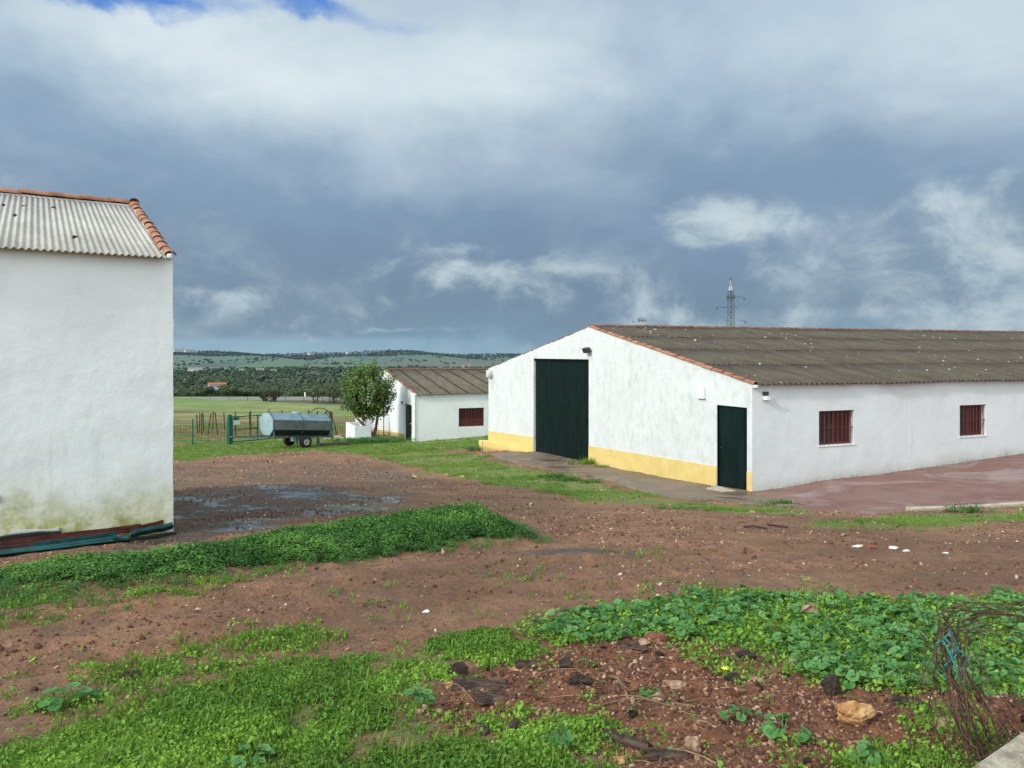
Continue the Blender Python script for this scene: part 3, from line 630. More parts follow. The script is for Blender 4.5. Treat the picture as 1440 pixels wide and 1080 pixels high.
# ---------------------------------------------------------------- pebbles, twigs, rocks
def ico(sub,seed,amp,sq=(1,1,1)):
    import bmesh
    bm=bmesh.new();bmesh.ops.create_icosphere(bm,subdivisions=sub,radius=1)
    from mathutils import noise as mn
    for v in bm.verts:
        c=v.co.normalized();d=1+amp*mn.noise(c*1.3+Vector((seed*3.1,seed,0)))+amp*.5*mn.noise(c*3.1+Vector((0,seed*2.3,seed)))
        # facets
        for k in range(5):
            rr=random.Random(seed*17+k);nv=Vector((rr.gauss(0,1),rr.gauss(0,1),rr.gauss(0,1))).normalized();h=rr.uniform(.55,.85)
            q=c.dot(nv)*d
            if q>h:d*=h/q
        v.co=Vector((c.x*d*sq[0],c.y*d*sq[1],c.z*d*sq[2]))
    V=np.array([v.co[:] for v in bm.verts]);Fc=np.array([[v.index for v in f.verts] for f in bm.faces]);bm.free();return V,Fc
def peb(seed):
    V,Fc=ico(2,seed,.55,(1,.75,.5));return V,Fc,np.full(len(V),.5)
P_peb=[peb(i) for i in range(6)]
f1=lambda x,y:(.12+.88*sst(.46,.62,fbm(x*.9,y*.9,4,131)))*(1-.8*soft('grassA',x,y,.2,.2))*(1-soft('nettle',x,y))*(1-sst(-.1,.1,sdist('pad',x,y)))
x,y=scat(f1,(-24,12,2.6,42),150,31);k=RNG.random(len(x))<np.clip(12/y,.12,1);x,y=x[k],y[k];s=np.minimum(RNG.lognormal(-5.15,.5,len(x)),.02)*(1+y/22)
o=inst('gravel',P_peb,x,y,Z(x,y)+s*.15,s,M['l_peb'],32,.5,rspread=0);tag(o,'small stones and pale chips strewn over the brown track','gravel',kind='stuff')
x,y=scat(lambda x,y:soft('red',x,y,.2,.2),(-.6,4.8,1.8,5.2),3200,33);s=np.minimum(RNG.lognormal(-5.2,.6,len(x)),.016)
o=inst('rubble_gravel',P_peb,x,y,Z(x,y)+s*.2,s,M['l_peb'],34,.5,rv=RNG.random(len(x))**1.6*.93,rspread=0);tag(o,'reddish clods and grit on the clay at the bottom right','gravel',kind='stuff')
def clodp(seed):
    V,Fc=ico(1,seed+50,.5,(1,.8,.55));return V,Fc,np.full(len(V),.1)
x,y=scat(lambda x,y:(1-.9*soft('grassA',x,y,.2,.2))*(1-soft('nettle',x,y))*(1-sst(-.1,.1,sdist('pad',x,y)))*(1-sst(-.1,.1,sdist('apron',x,y)))*(.05+sst(.5,.64,fbm(x*1.1,y*2.2,4,135))),(-8,9,3,14),230,35);s=np.minimum(RNG.lognormal(-4.85,.6,len(x)),.03)
o=inst('soil_clods',[clodp(i) for i in range(5)],x,y,Z(x,y)+s*.1,s,M['l_peb'],36,.5,rv=RNG.random(len(x))*.45,rspread=0);tag(o,'crumbly clods of brown soil on the track','gravel',kind='stuff')
def tw(seed):
    r=np.random.default_rng(seed);V=[];Fc=[];p=np.zeros(3);d=np.array([1,0,.05])
    pts=[p]
    for i in range(4):
        d=d+r.normal(0,.28,3)*np.array([1,1,.35]);p=p+d/np.linalg.norm(d)*.25;pts.append(p)
    for i,q in enumerate(pts):
        w=.022*(1-.15*i)
        V+=[q+np.array([0,w,0]),q+np.array([0,-w*.5,w*.8]),q+np.array([0,-w*.5,-w*.8])]
    for i in range(4):
        for k in range(3):Fc.append((3*i+k,3*i+(k+1)%3,3*i+3+(k+1)%3,3*i+3+k))
    V=np.array(V);V-=V.mean(0);return V,np.array(Fc),r.uniform(.2,.9,len(V))
P_tw=[tw(i) for i in range(6)]
x,y=scat(lambda x,y:np.maximum(soft('red',x,y,.15,.15),.03)*(.12+.9*sst(.48,.62,fbm(x*2.6,y*2.6,4,137)))*(1-soft('mallow',x,y)),(-6,5,1.8,9),900,37)
x2,y2=scat(lambda x,y:(1-soft('grassA',x,y))*(1-soft('nettle',x,y))*(1-sst(-.1,.1,sdist('pad',x,y)))*sst(.45,.62,fbm(x*.9,y*1.6,4,139)),(-9,9,3,17),34,39);x=np.append(x,x2);y=np.append(y,y2)
o=inst('twig_litter',P_tw,x,y,Z(x,y)+.006,RNG.lognormal(-3.1,.55,len(x)),M['l_dry'],38,.12,rspread=.4);tag(o,'dry twigs and plant litter scattered on the soil','litter',kind='stuff')
def rock(name,x,y,size,mat,label,cat='rock',seed=1,sq=(1,.8,.6),sink=.25,amp=.45,rz=0,sub=4):
    V,Fc=ico(sub,seed,amp,sq);V=V*size
    from mathutils import noise as mn
    for i,v in enumerate(V):
        V[i]*=1+.06*mn.noise(Vector(v/size)*7)+.03*mn.noise(Vector(v/size)*17)
    o=np_mesh(name,V,Fc,M[mat],smooth=False);o.location=(x,y,G(x,y)+size*sq[2]*(.8-2*sink*.8));o.rotation_euler=(0,0,rz);return tag(o,label,cat)
rock('rock',1.59,3.56,.075,'rock_orange','largest ochre and cream stone, at the edge of the mallow patch near bottom right',seed=3,sq=(1,.8,.75),sink=.1)
rock('charred_chunk',1.94,3.78,.085,'rock_dark','long blackened chunk just left of the tangled brown stems','wood chunk',seed=5,sq=(1,.5,.42))
rock('charred_chunk',1.63,3.93,.065,'rock_dark','upright black chunk above and left of the big ochre stone','wood chunk',seed=7,sq=(.75,.5,.95),sink=.05)
rock('charred_chunk',1.41,4.6,.06,'rock_dark','dark clod half hidden at the lower left edge of the mallow','wood chunk',seed=8)
rock('charred_chunk',1.72,4.62,.05,'rock_dark','small black lump beside the pale pink stone','wood chunk',seed=9)
rock('rock',1.66,4.5,.045,'rock_pink','pale pinkish stone on the lower edge of the mallow leaves',seed=11,sq=(1,.7,.8))
rock('charred_chunk',-2.14,4.3,.07,'rock_dark','solitary blackish clod in the thin grass on the left',cat='clod',seed=12,sq=(1,.7,.55))
rock('clod',-1.63,3.82,.035,'rock_red','small red clod below the solitary dark one on the left','clod',seed=13)
rock('root_clump',-.29,4.26,.06,'rock_dark','dark root clump standing just above the largest bark slab','root clump',seed=14,sq=(.9,.6,.85),sink=.1)
rock('charred_chunk',.30,4.30,.055,'rock_dark','upper of two dark chunks right of the bark slabs','wood chunk',seed=15,sq=(.8,.6,.7))
rock('charred_chunk',.36,4.08,.075,'rock_dark','lower wider dark chunk right of the bark slabs','wood chunk',seed=16,sq=(1,.55,.5))
rock('rock',-.33,4.08,.035,'rock_orange','small orange stone touching the left end of the bark slab',seed=17)
rock('rock',.03,4.34,.05,'rock_orange','orange brown stone behind the bark slabs',seed=18,sq=(1.1,.7,.5))
rock('rock',.8,4.66,.035,'rock_tan','tan stone farthest back on the red clay',seed=19)
rock('rock',.88,4.16,.06,'rock_tan','tan stone in the middle of the red clay patch',seed=20,sq=(1.1,.7,.5))
rock('rock',.73,3.8,.04,'rock_tan','rounded brownish stone right of the twig pile',seed=21,sq=(.9,.8,.8))
rock('rock',.77,3.28,.045,'rock_tan','reddish tan stone standing at the bottom edge right of centre',seed=22,sq=(.8,.8,1))
rock('rock',.45,3.22,.035,'rock_orange','orange stone at the bottom edge near the centre',seed=23)
rock('rock',-.45,3.74,.025,'rock_tan','tiny round tan stone in the grass left of the bark',seed=24)
rock('rock',1.94,3.46,.05,'rock_tan','tan stone seen through the tangled brown stems',seed=25)
rock('rock',1.34,4.2,.04,'rock_tan','light tan stone beside the yellow flower',seed=26)
rock('clod',.91,4.86,.075,'rock_red','red earth clod with roots at the tip of the mallow patch','clod',seed=27,sq=(1,.7,.7))
rock('clod',.74,4.92,.06,'rock_dark','dark red clod left of the rooted earth clod','clod',seed=28)
rock('clod',1.15,4.62,.05,'rock_red','flat red clod below the mallow patch','clod',seed=29,sq=(1.2,.8,.5))
rock('clod',1.22,4.25,.05,'rock_dark','dark lump between the tan stones and the flower','clod',seed=30)
rock('brick_fragment',4.16,8.94,.09,'rock_red','red brick fragment on the track between white shards','brick',seed=31,sq=(1,.6,.3))
rj=random.Random(44);KN=[('rock_orange','ochre'),('rock_tan','tan'),('rock_red','red'),('rock_dark','blackish'),('rock_red','dark red')]
mesh_rocks={}
for i in range(70):
    while True:
        xx=rj.uniform(-.5,2.5);yy=rj.uniform(2.95,4.95)
        if float(sdist('red',np.array([xx]),np.array([yy]))[0])>.04:break
    k=rj.choice([0,1,2,2,3,3,4,4])
    if k not in mesh_rocks:
        o=rock('clay_rock',xx,yy,1.,KN[k][0],'small %s stone lying loose on the red clay'%KN[k][1],'rock',seed=120+k,sub=4,amp=.7,sq=(1,.75,.6));mesh_rocks[k]=o
    else:
        o=mesh_rocks[k].copy();COL.objects.link(o)
    sc=rj.choice([.012,.015,.018,.022,.027]);o.scale=(sc,sc,sc);o.location=(xx,yy,G(xx,yy)+sc*.25);o.rotation_euler=(rj.uniform(-.5,.5),rj.uniform(-.5,.5),rj.uniform(0,6.28));o['group']='small %s stones on the red clay'%KN[k][1]  # rubble_rock
for i,(xx,yy,s,l) in enumerate([(4.02,8.96,.055,'white shard left of the brick fragment on the track'),(4.43,8.94,.055,'larger white shard right of the brick fragment'),(4.54,8.86,.04,'white shard touching the larger one, right of the brick'),(4.9,8.7,.035,'small white pebble farthest right of the shards'),(-.64,5.72,.032,'lone white pebble on the bare dirt left of centre')]):
    rock('white_stone',xx,yy,s,'white',l,'stone',seed=40+i,sq=(1,.6,.35),sink=.1)
def bark(x,y,L,W,H,rz,label,tilt=0):
    r=np.random.default_rng(int(abs(x*100)+L*1000));nx_,ny_=26,9;V=[];
    for i in range(nx_):
        u=i/(nx_-1)
        for j in range(ny_):
            v=j/(ny_-1)*2-1
            wd=W*(.75+.25*math.sin(3.1*u)+.12*float(fbm(u*6,3,2,int(L*999))))
            rag=(float(fbm(v*3+5,u*9,3,7))-.5)*.10
            V.append(((u-.5)*L*(1+rag),v*wd/2,H*(1-v*v)*.9+(float(fbm(u*7,v*3,4,9))-.5)*H*.9))
    top=np.array(V);bot=top-np.array([0,0,H*.45]);n=len(top);idx=np.arange(n).reshape(nx_,ny_)
    q=np.stack([idx[:-1,:-1],idx[1:,:-1],idx[1:,1:],idx[:-1,1:]],-1).reshape(-1,4)
    edge=list(idx[0,:])+list(idx[1:,-1])+list(idx[-1,-2::-1])+list(idx[-2:0:-1,0])
    eq=[(edge[k],edge[(k+1)%len(edge)],edge[(k+1)%len(edge)]+n,edge[k]+n) for k in range(len(edge))]
    o=np_mesh('bark_slab',np.concatenate([top,bot]),np.concatenate([q,q[:,::-1]+n,np.array(eq)]),M['bark'],smooth=False)
    o.location=(x,y,G(x,y)+.012);o.rotation_euler=(R(4),R(tilt),R(rz));return tag(o,label,'bark')
bark(-.17,4.04,.28,.11,.035,-4,'largest dark brown bark slab lying on the foreground grass',2)
bark(-.08,3.86,.21,.08,.03,-8,'second bark slab just in front of the largest one')
bark(-.01,3.52,.13,.045,.02,65,'small black bark strip lying upright below the slabs',-10)
bark(-.13,3.52,.10,.05,.02,120,'short brown bark strip left of the black one')
bark(.50,3.36,.22,.06,.022,-38,'diagonal brown bark strip near the bottom edge')
bark(.64,3.18,.16,.07,.025,-8,'flat bark strip at the very bottom edge')
bark(.10,4.34,.16,.05,.025,5,'narrow dark bark strip behind the slabs')
bark(.72,4.62,.18,.045,.02,-18,'thin dark bark strip on the far side of the red clay')
def stick(pts,r,label,mat='twig',name='stick'):
    P=[(x,y,G(x,y)+h) for x,y,h in pts];m=MB();m.tube(P,[r*(1-.5*i/len(P)) for i in range(len(P))],6);return tag(m.build(name,M[mat]),label,'stick')
stick([(.53,4.18,.02),(.57,4.12,.035),(.575,4.07,.03),(.62,4.02,.03),(.66,4.03,.05)],.010,'curved tan stick on the red clay')
stick([(3.42,11.36,.02),(3.55,11.3,.03),(3.72,11.22,.02)],.018,'dark stick on the track, nearer of two below the concrete yard','rust')
stick([(3.86,11.62,.02),(3.98,11.5,.03),(4.08,11.4,.02)],.018,'dark stick on the track, right one of the two below the yard','rust')
for i,(a,b,l) in enumerate([((-.42,4.12),(-.18,3.86),'pale thin stem left of the bark slabs'),((-.5,4.3),(-.42,3.9),'straw stalk leaning over the grass left of the bark'),((.45,3.72),(.85,3.66),'long twig of the pile right of centre'),((.5,3.6),(.78,3.78),'crossing twig of the pile right of centre'),((.9,3.95),(1.15,3.7),'thin straight twig on the clay near the ochre stone'),((.15,4.2),(.5,4.1),'thin reddish twig beside the dark chunks')]):
    a=np.array(a);b=np.array(b);q=[(*(a+(b-a)*k/4+RNG.normal(0,.012,2)),.02+.025*math.sin(k*.8)) for k in range(5)];stick(q,.0045,l)
# curled dry leaf, yellow flower, fallen lemons
V,Fc=leafquads(np.array([[0,0,.03],[.03,.01,.05],[-.03,0,.045],[.01,.02,.06]]),np.array([[0,-.6,.8],[.5,-.3,.7],[-.5,-.2,.8],[0,.5,.5]]),np.array([[1,0,0],[1,0,.3],[1,.2,-.4],[.8,.3,.5]]),np.array([.13,.09,.10,.07]),np.array([.05,.05,.04,.05]),.3)
o=np_mesh('dry_leaf',V,Fc,M['rock_tan']);o.location=(2.03,5.24,G(2.03,5.24)+.10);tag(o,'curled brown dead leaf lying on the mallow','leaf')
fl=thing('flower','small yellow flower on the red clay at the edge of the herbs','flower',(1.16,4.2,G(1.16,4.2)))
m=MB();m.tube([(0,0,0),(.004,0,.03),(0,0,.05)],.0025,5);m.build('stalk',M['l_herb'],fl)
a=np.arange(8)*math.pi/4;Cn=np.stack([.013*np.cos(a),.013*np.sin(a),np.full(8,.058)],1);V,Fc=leafquads(Cn,np.stack([-.5*np.cos(a),-.5*np.sin(a),np.full(8,.8)],1),np.stack([np.cos(a),np.sin(a),np.full(8,.4)],1),np.full(8,.03),np.full(8,.016),.1)
np_mesh('petals',V,Fc,M['yellow'],fl)
for i,(xx,yy,l) in enumerate([(-2.09,24.62,'middle of the fallen yellow fruits at the edge of the grass strip'),(-1.56,24.14,'rightmost fallen yellow fruit on the track edge'),(-3.05,24.12,'orange brown fallen fruit, leftmost on the track edge')]):
    rock('fallen_fruit',xx,yy,.07,'lemon',l,'fruit',seed=60+i,sq=(1.2,.8,.6),amp=.1,sub=3,sink=.1)
rock('fallen_leaf_heap',4.42,14.16,.07,'rock_tan','dry yellowish leaf heap near the corner of the concrete yard','leaf',seed=66,sq=(1,.8,.5))
# individual mallow plants
for i,(xx,yy,s,l) in enumerate([(-2.26,3.92,1.25,'lone mallow plant in the thin grass at the left edge'),(1.09,3.66,.9,'upper of two small mallow plants on the clay left of the ochre stone'),(1.2,3.42,1.0,'lower of two small mallow plants on the clay'),(-.47,3.86,.95,'mallow plant in bright herbs left of the bark slabs'),(-1.1,3.2,1.0,'mallow plant in the turf at the bottom left'),(.72,3.95,.7,'small mallow plant between bark and tan stones'),(.2,3.3,.9,'mallow plant at the bottom edge near the centre'),(1.5,3.2,.9,'mallow plant at the bottom edge below the ochre stone')]):
    V,Fc,rn=proto_mallow(200+i,n=16,rad=.10,h=.08,lf=.026);o=np_mesh('mallow_plant',V*s,Fc,M['l_mallow'],tone=rn);o.location=(xx,yy,G(xx,yy));tag(o,l,'plant')
# concrete block in the corner and the tangle of stems
o=MB().box(-.30,.30,-.035,.09,-.20,.16).build('concrete_block',M['block'],bevel=.02);o.location=(1.99,2.86,G(1.9,2.8)+.03);o.rotation_euler=(R(4),R(-14),R(24));tag(o,'rough broken concrete block in the bottom right corner','block')
vn=thing('dead_vine','tangle of dry brown stems arching up on the right edge','plant',(1.97,3.15,G(1.97,3.15)))
gz0=vn.location.z
rr=random.Random(5)
def bez(p0,p1,p2,p3,n=14):
    p0,p1,p2,p3=map(Vector,(p0,p1,p2,p3));return [p0*(1-t)**3+p1*3*t*(1-t)**2+p2*3*t*t*(1-t)+p3*t**3 for t in [k/n for k in range(n+1)]]
for i in range(46):
    bx=rr.gauss(.0,.11);by=rr.gauss(0,.09)
    k=(Vector((-.10+rr.gauss(0,.035),.12+rr.gauss(0,.03),.47+rr.gauss(0,.05))))
    if i<17:   # through the tie and arching to the right
        end=Vector((rr.uniform(.25,1.0),rr.uniform(-.2,.35),rr.uniform(.35,.66)));top=k+Vector((rr.uniform(-.05,.1),0,rr.uniform(.08,.2)))
        pts=bez((bx,by,-.03),(bx-.08,by,.2),k-Vector((0,0,.12)),k,8)+bez(k,k+Vector((-.02,0,.08)),top,end,12)[1:]
    elif i<36: # upright, ending near the tie
        pts=bez((bx,by,-.03),(bx-.12+rr.gauss(0,.06),by,.15),(k.x+rr.gauss(0,.09),k.y,.3),k+Vector((rr.gauss(0,.08),0,rr.uniform(-.12,.10))))
    else:      # low loops across the block
        pts=bez((bx,by,-.02),(bx+.1,by-.05,.1+rr.uniform(0,.2)),(.35,rr.uniform(-.4,.1),.12+rr.uniform(0,.25)),(.9,rr.uniform(-.4,.2),rr.uniform(0,.35)))
    pts=[Vector(p)+Vector((rr.gauss(0,.008),rr.gauss(0,.008),rr.gauss(0,.006))) for p in pts]
    m=MB();w=rr.choice([.0020,.0028,.0040]);m.tube(pts,[w*(1-.4*q/len(pts)) for q in range(len(pts))],5);m.build('stem',M['stem'],vn)
for i in range(7):
    a=Vector((-.14+rr.gauss(0,.02),.10,.50+rr.gauss(0,.04)));b=a+Vector((rr.uniform(-.06,.12),rr.uniform(-.02,.02),rr.uniform(-.24,-.08)))
    m=MB();m.tube(bez(a,a+Vector((.03,-.02,-.05)),b+Vector((rr.uniform(-.04,.04),0,.05)),b,8),.0035,5);m.build('twine',M['twine'],vn)
# ---------------------------------------------------------------- buildings
def wall(name,mat,parent,axis,pos,u0,u1,bot,top,ops,depth=.25,sgn=1,brk=()):
    """vertical wall in the plane axis=pos; ops=[(a,b,z0,z1)], bot/top functions of u. reveals go to pos+sgn*depth"""
    us=sorted({u0,u1,*brk,*[o[0] for o in ops],*[o[1] for o in ops]});us=[u for u in us if u0<=u<=u1]
    m=MB()
    def P(u,z,d=0): return (pos+sgn*d,u,z) if axis==0 else (u,pos+sgn*d,z)
    for a,b in zip(us[:-1],us[1:]):
        op=[o for o in ops if o[0]<=a+1e-6 and b<=o[1]+1e-6]
        seg=[(bot(a),bot(b),top(a),top(b))] if not op else []
        for o in op:
            if o[2]>bot(a)+.01: seg.append((bot(a),bot(b),o[2],o[2]))
            seg.append((o[3],o[3],top(a),top(b)))
        for za,zb,ta,tb in seg: m.add([P(a,za),P(b,zb),P(b,tb),P(a,ta)],[(0,1,2,3)])
    for a,b,z0,z1 in ops:
        m.add([P(a,z0),P(a,z1),P(a,z1,depth),P(a,z0,depth)],[(0,1,2,3)]);m.add([P(b,z0),P(b,z1),P(b,z1,depth),P(b,z0,depth)],[(0,1,2,3)])
        m.add([P(a,z1),P(b,z1),P(b,z1,depth),P(a,z1,depth)],[(0,1,2,3)]);m.add([P(a,z0),P(b,z0),P(b,z0,depth),P(a,z0,depth)],[(0,1,2,3)])
    return m.build(name,mat,parent)
def corr(name,mat,parent,x0,x1,y0,z0,y1,z1,pitch,amp,rows,lap=.15,lift=.018,th=.008,ppw=8,wob=0,rag=0,seed=0):
    """corrugated sheets from the eave (y0,z0) to the ridge (y1,z1)"""
    n=int((x1-x0)/pitch*ppw);xs=np.linspace(x0,x1,n);Vs=[];Fs=[];off=0
    r=np.random.default_rng(seed)
    shw=pitch*(6 if pitch>.1 else 12)
    for k in range(rows):
        a=k/rows;b=min((k+1)/rows+lap/np.hypot(y1-y0,z1-z0),1)
        ts=np.array([a,a+(b-a)*.5,b]);sh=np.floor((xs-x0)/shw).astype(int);j=r.normal(0,1,sh.max()+2)
        for lay,dz in ((0,0),(1,-th)):
            for q,tt in enumerate(ts):
                t2=tt-(rag*j[sh] if q==0 else 0)
                yy=y0+(y1-y0)*t2;zz=z0+(z1-z0)*t2+amp*np.cos(2*np.pi*xs/pitch)+lift*(1-q*.5)*(k>0)+dz+wob*np.sin(xs*.9+seed)*(1)+.004*j[sh]
                Vs.append(np.stack([xs,yy+0*xs,zz],1))
        idx=np.arange(6*n).reshape(6,n)+off
        for ra,rb in ((0,1),(1,2),(4,3),(5,4),(3,0),(2,5)):
            Fs.append(np.stack([idx[ra,:-1],idx[ra,1:],idx[rb,1:],idx[rb,:-1]],-1))
        off+=6*n
    o=np_mesh(name,np.concatenate(Vs),np.concatenate(Fs),mat,parent,smooth=True)
    return o
def tiles(name,mat,parent,p0,p1,up,L=.42,r0=.10,r1=.078,exp=.36,half=math.pi*.5,seed=0,jit=.006):
    """a course of barrel tiles laid from p0 (low end) up to p1"""
    p0=Vector(p0);p1=Vector(p1);d=(p1-p0);T=d.length;d.normalize();u=Vector(up);u=(u-d*u.dot(d)).normalized();w=d.cross(u)
    n=max(1,int(round(T/exp)));e=T/n;m=MB();r=random.Random(seed)
    for i in range(n-1,-1,-1):
        c=p0+d*(e*i)+w*r.gauss(0,jit)+u*r.gauss(0,jit*.5);vs=[];S=9
        for (dist,rad,lf) in ((0,r0,.014),(L,r1,0.0)):
            for q in (rad,rad-.014):
                for k in range(S+1):
                    a=-half+2*half*k/S;vs.append(c+d*dist+u*(math.cos(a)*q*.85+lf)+w*math.sin(a)*q)
        A=lambda ring,k:ring*(S+1)+k
        fs=[]
        for k in range(S):
            fs+=[(A(0,k),A(0,k+1),A(2,k+1),A(2,k)),(A(1,k),A(3,k),A(3,k+1),A(1,k+1)),(A(0,k),A(1,k),A(1,k+1),A(0,k+1))]
        fs+=[(A(0,0),A(2,0),A(3,0),A(1,0)),(A(0,S),A(1,S),A(3,S),A(2,S))]
        m.add(vs,fs,False)
    return m.build(name,mat,parent)
def plank_door(name,parent,axis,pos,a,b,z0,z1,mat,pitch=.12,frame=None):
    """ribbed metal leaf lying in the plane axis=pos, ribs proud towards the outside (negative side)"""
    m=MB();w=b-a;n=int(round(w/pitch));e=w/n
    def B(u0,u1,d0,d1,q0,q1):
        if axis==0:m.box(pos+d0,pos+d1,u0,u1,q0,q1)
        else:m.box(u0,u1,pos+d0,pos+d1,q0,q1)
    B(a,b,0,.03,z0,z1)
    for i in range(n): B(a+e*i+e*.12,a+e*(i+1)-e*.12,-.012,-.0005,z0+.02,z1-.02)
    return m.build(name,mat,parent)
YB=math.atan2(.3752,.9269)
def barn():
    b=thing('barn','long low white barn with a weathered dark corrugated roof and big dark green door','barn',(6.15,19.7,-3.55),YB)
    Wd=19.46;AP=8.97;EZ=2.76;RZ=4.51;EL=2.81;LX=34.
    top=lambda y:EZ+(RZ-EZ)*y/AP if y<=AP else RZ-(RZ-EL)*(y-AP)/(Wd-AP)
    ops=[(.2,1.457,-.9,2.145),(8.95,13.95,-1.2,3.335)]
    wall('gable_wall',M['plasterG'],b,0,0,0,Wd,lambda y:-2.0,top,ops,.22,1,(AP,))
    w1=(2.2,3.43,1.09,2.01);w2=(7.5,8.6,1.12,2.03);w3=(12.8,14.0,1.15,2.05);w4=(18.1,19.3,1.18,2.08)
    wall('side_wall',M['plasterS'],b,1,0,0,LX,lambda x:-1.0,lambda x:EZ,[w1,w2,w3,w4],.2,1)
    m=MB();m.add([(LX,0,-1),(LX,Wd,-1),(LX,Wd,EL),(LX,AP,RZ),(LX,0,EZ)],[(0,1,2,3,4)]);m.build('end_wall',M['plasterS'],b)
    m=MB();m.add([(0,Wd,-2.5),(LX,Wd,-2.5),(LX,Wd,EL),(0,Wd,EL)],[(0,1,2,3)]);m.build('back_wall',M['plasterS'],b)
    MB().box(5.52,5.55,-.004,.0,-.6,EZ-.08).build('wall_seam',M['plasterS'],b)
    # corner pilaster, slightly proud
    # painted base band
    bt=lambda y:.51-.0355*y if y<14 else .01-(y-14)*.047
    for k,(a,c) in enumerate(((.0,.2),(1.457,8.95),(13.95,Wd))):
        m=MB();m.prism([(a,-2.0),(c,-2.0),(c,bt(c)),(a,bt(a))],0,-.012,0.0);m.build('painted_base',M['yellowband'],b)
    m=MB();m.prism([(14.0,-2),(Wd+.12,-2),(Wd+.12,-.70),(14.0,-.60)],0,-.26,-.014);m.build('plinth_ledge',M['yellowband'],b,bevel=.02)
    m=MB();m.box(-.32,-.14,Wd+.13,Wd+.55,-2,-.74);m.build('plinth_post',M['yellowband'],b,bevel=.02)
    # lime corner strip
    # doors
    d=plank_door('barn_door',b,0,.09,8.97,13.93,-1.1,3.25,M['door'],.16);tag(d,'big dark green ribbed sliding barn door')
    m=MB();m.box(.03,.10,8.95,13.95,3.25,3.334);m.build('rail',M['door_dark'],d)
    MB().box(.055,.077,9.25,9.29,.95,1.15).build('handle',M['door_dark'],d)
    for z in(-.05,1.3,2.7): MB().box(.06,.078,9.0,13.9,z,z+.05).build('cross_rib',M['door'],d)
    d=plank_door('side_door',b,0,.06,.22,1.437,-.85,2.12,M['door'],1.2);tag(d,'narrow dark green door beside the barn corner')
    m=MB();m.box(.02,.10,.2,.22,-.8,2.144);m.box(.02,.10,1.437,1.457,-.8,2.144);m.box(.02,.10,.22,1.437,2.121,2.144);m.build('frame',M['door_dark'],d)
    m=MB();m.tube([(.045,1.3,1.0),(.0,1.3,1.0),(.0,1.18,1.0)],.012,6);m.build('handle',M['darkmetal'],d)
    MB().box(-.16,-.005,.15,1.5,-.14,-.06).build('door_step',M['kerb'],b,bevel=.01)
    # windows
    for (a,c,z0,z1) in (w1,w2,w3,w4):
        fr=MB();fr.box(a,c,.15,.19,z0,z0+.05);fr.box(a,c,.15,.19,z1-.05,z1);fr.box(a,a+.05,.15,.19,z0+.05,z1-.05);fr.box(c-.05,c,.15,.19,z0+.05,z1-.05);fr.box((a+c)/2-.03,(a+c)/2+.03,.15,.19,z0+.05,z1-.05)
        w=fr.build('window',M['redpaint'],b)
        MB().box(a+.05,(a+c)/2-.03,.165,.175,z0+.05,z1-.05).build('pane',M['glass'],w)
        MB().box((a+c)/2+.03,c-.05,.165,.175,z0+.05,z1-.05).build('shutter',M['shutter'],w)
        g=MB();n=8
        for i in range(n):
            x=a+(c-a)*(i+.5)/n;g.tube([(x,.04,z0),(x,.04,z1)],.011,6)
        g.bar((a,.04,(z0+z1)/2),(c,.04,(z0+z1)/2),.03,.012);g.build('window_bars',M['redpaint'],w)
        MB().box(a-.03,c+.03,-.02,.05,z0-.035,z0-.002).build('sill',M['plasterC'],w)
    # roof
    corr('roof',M['fib_dark'],b,.10,LX,-.17,EZ-.01,AP,RZ+.03,.177,.024,4,seed=1,wob=.012,rag=.003)
    corr('roof_rear',M['fib_dark'],b,.10,LX,Wd+.17,EL-.01,AP,RZ+.03,.177,.024,3,ppw=4)
    tiles('verge_tiles',M['tile'],b,(.05,-.08,EZ-.01),(.05,AP,RZ+.01),(0,0,1),r0=.09,r1=.075,exp=.44,L=.5,seed=2)
    tiles('verge_tiles',M['tile_old'],b,(.07,Wd+.05,EL-.035),(.07,AP,RZ-.02),(0,0,1),r0=.08,r1=.065,exp=.44,L=.5,seed=3)
    tiles('ridge_tiles',M['tile_old'],b,(LX,AP,RZ+.02),(.1,AP,RZ+.02),(0,0,1),r0=.10,r1=.085,exp=.40,L=.46,seed=4)
    MB().box(.0,.12,-.10,-.0,EZ-.10,EZ-.02).build('mortar_corner',M['plasterC'],b,bevel=.02)
    # small fittings, parts of the barn
    f=thing('floodlight',None,None);del_=[k for k in list(f.keys())];f.parent=b;f.location=(-.02,8.85,3.72)
    MB().box(-.22,-.06,-.17,.17,-.09,.09,Matrix.Rotation(R(-22),4,'Y')).build('lamp_housing',M['darkmetal'],f,bevel=.015)
    MB().bar((.02,0,0),(-.10,0,-.02),.05,.05).build('bracket',M['darkmetal'],f)
    MB().box(-.09,.0,1.95,2.27,2.28,2.63).build('meter_box',M['plasterC'],b,bevel=.012)
    f=bpy.data.objects.new('corner_light',None);COL.objects.link(f);f.parent=b;f.location=(.38,0,2.47);f.scale=(.7,.7,.7)
    MB().box(-.07,.10,-.14,.0,.0,.14).build('lamp_housing',M['darkmetal'],f,bevel=.01)
    MB().box(-.05,.16,-.2,.0,-.17,-.03).build('lamp_base',M['plasterC'],f,bevel=.01)
    MB().bar((.02,-.17,-.03),(.32,-.24,-.06),.05,.03).build('bracket',M['whitemetal'],f)
    f=bpy.data.objects.new('gable_light',None);COL.objects.link(f);f.parent=b;f.location=(-.02,Wd-.35,2.52)
    MB().box(-.16,.01,-.2,.2,-.12,.22).build('lamp_housing',M['whitemetal'],f,bevel=.015)
    MB().box(-.28,-.17,-.32,-.1,-.05,.1).build('sensor',M['whitemetal'],f,bevel=.015)
    return b
BARN=barn()
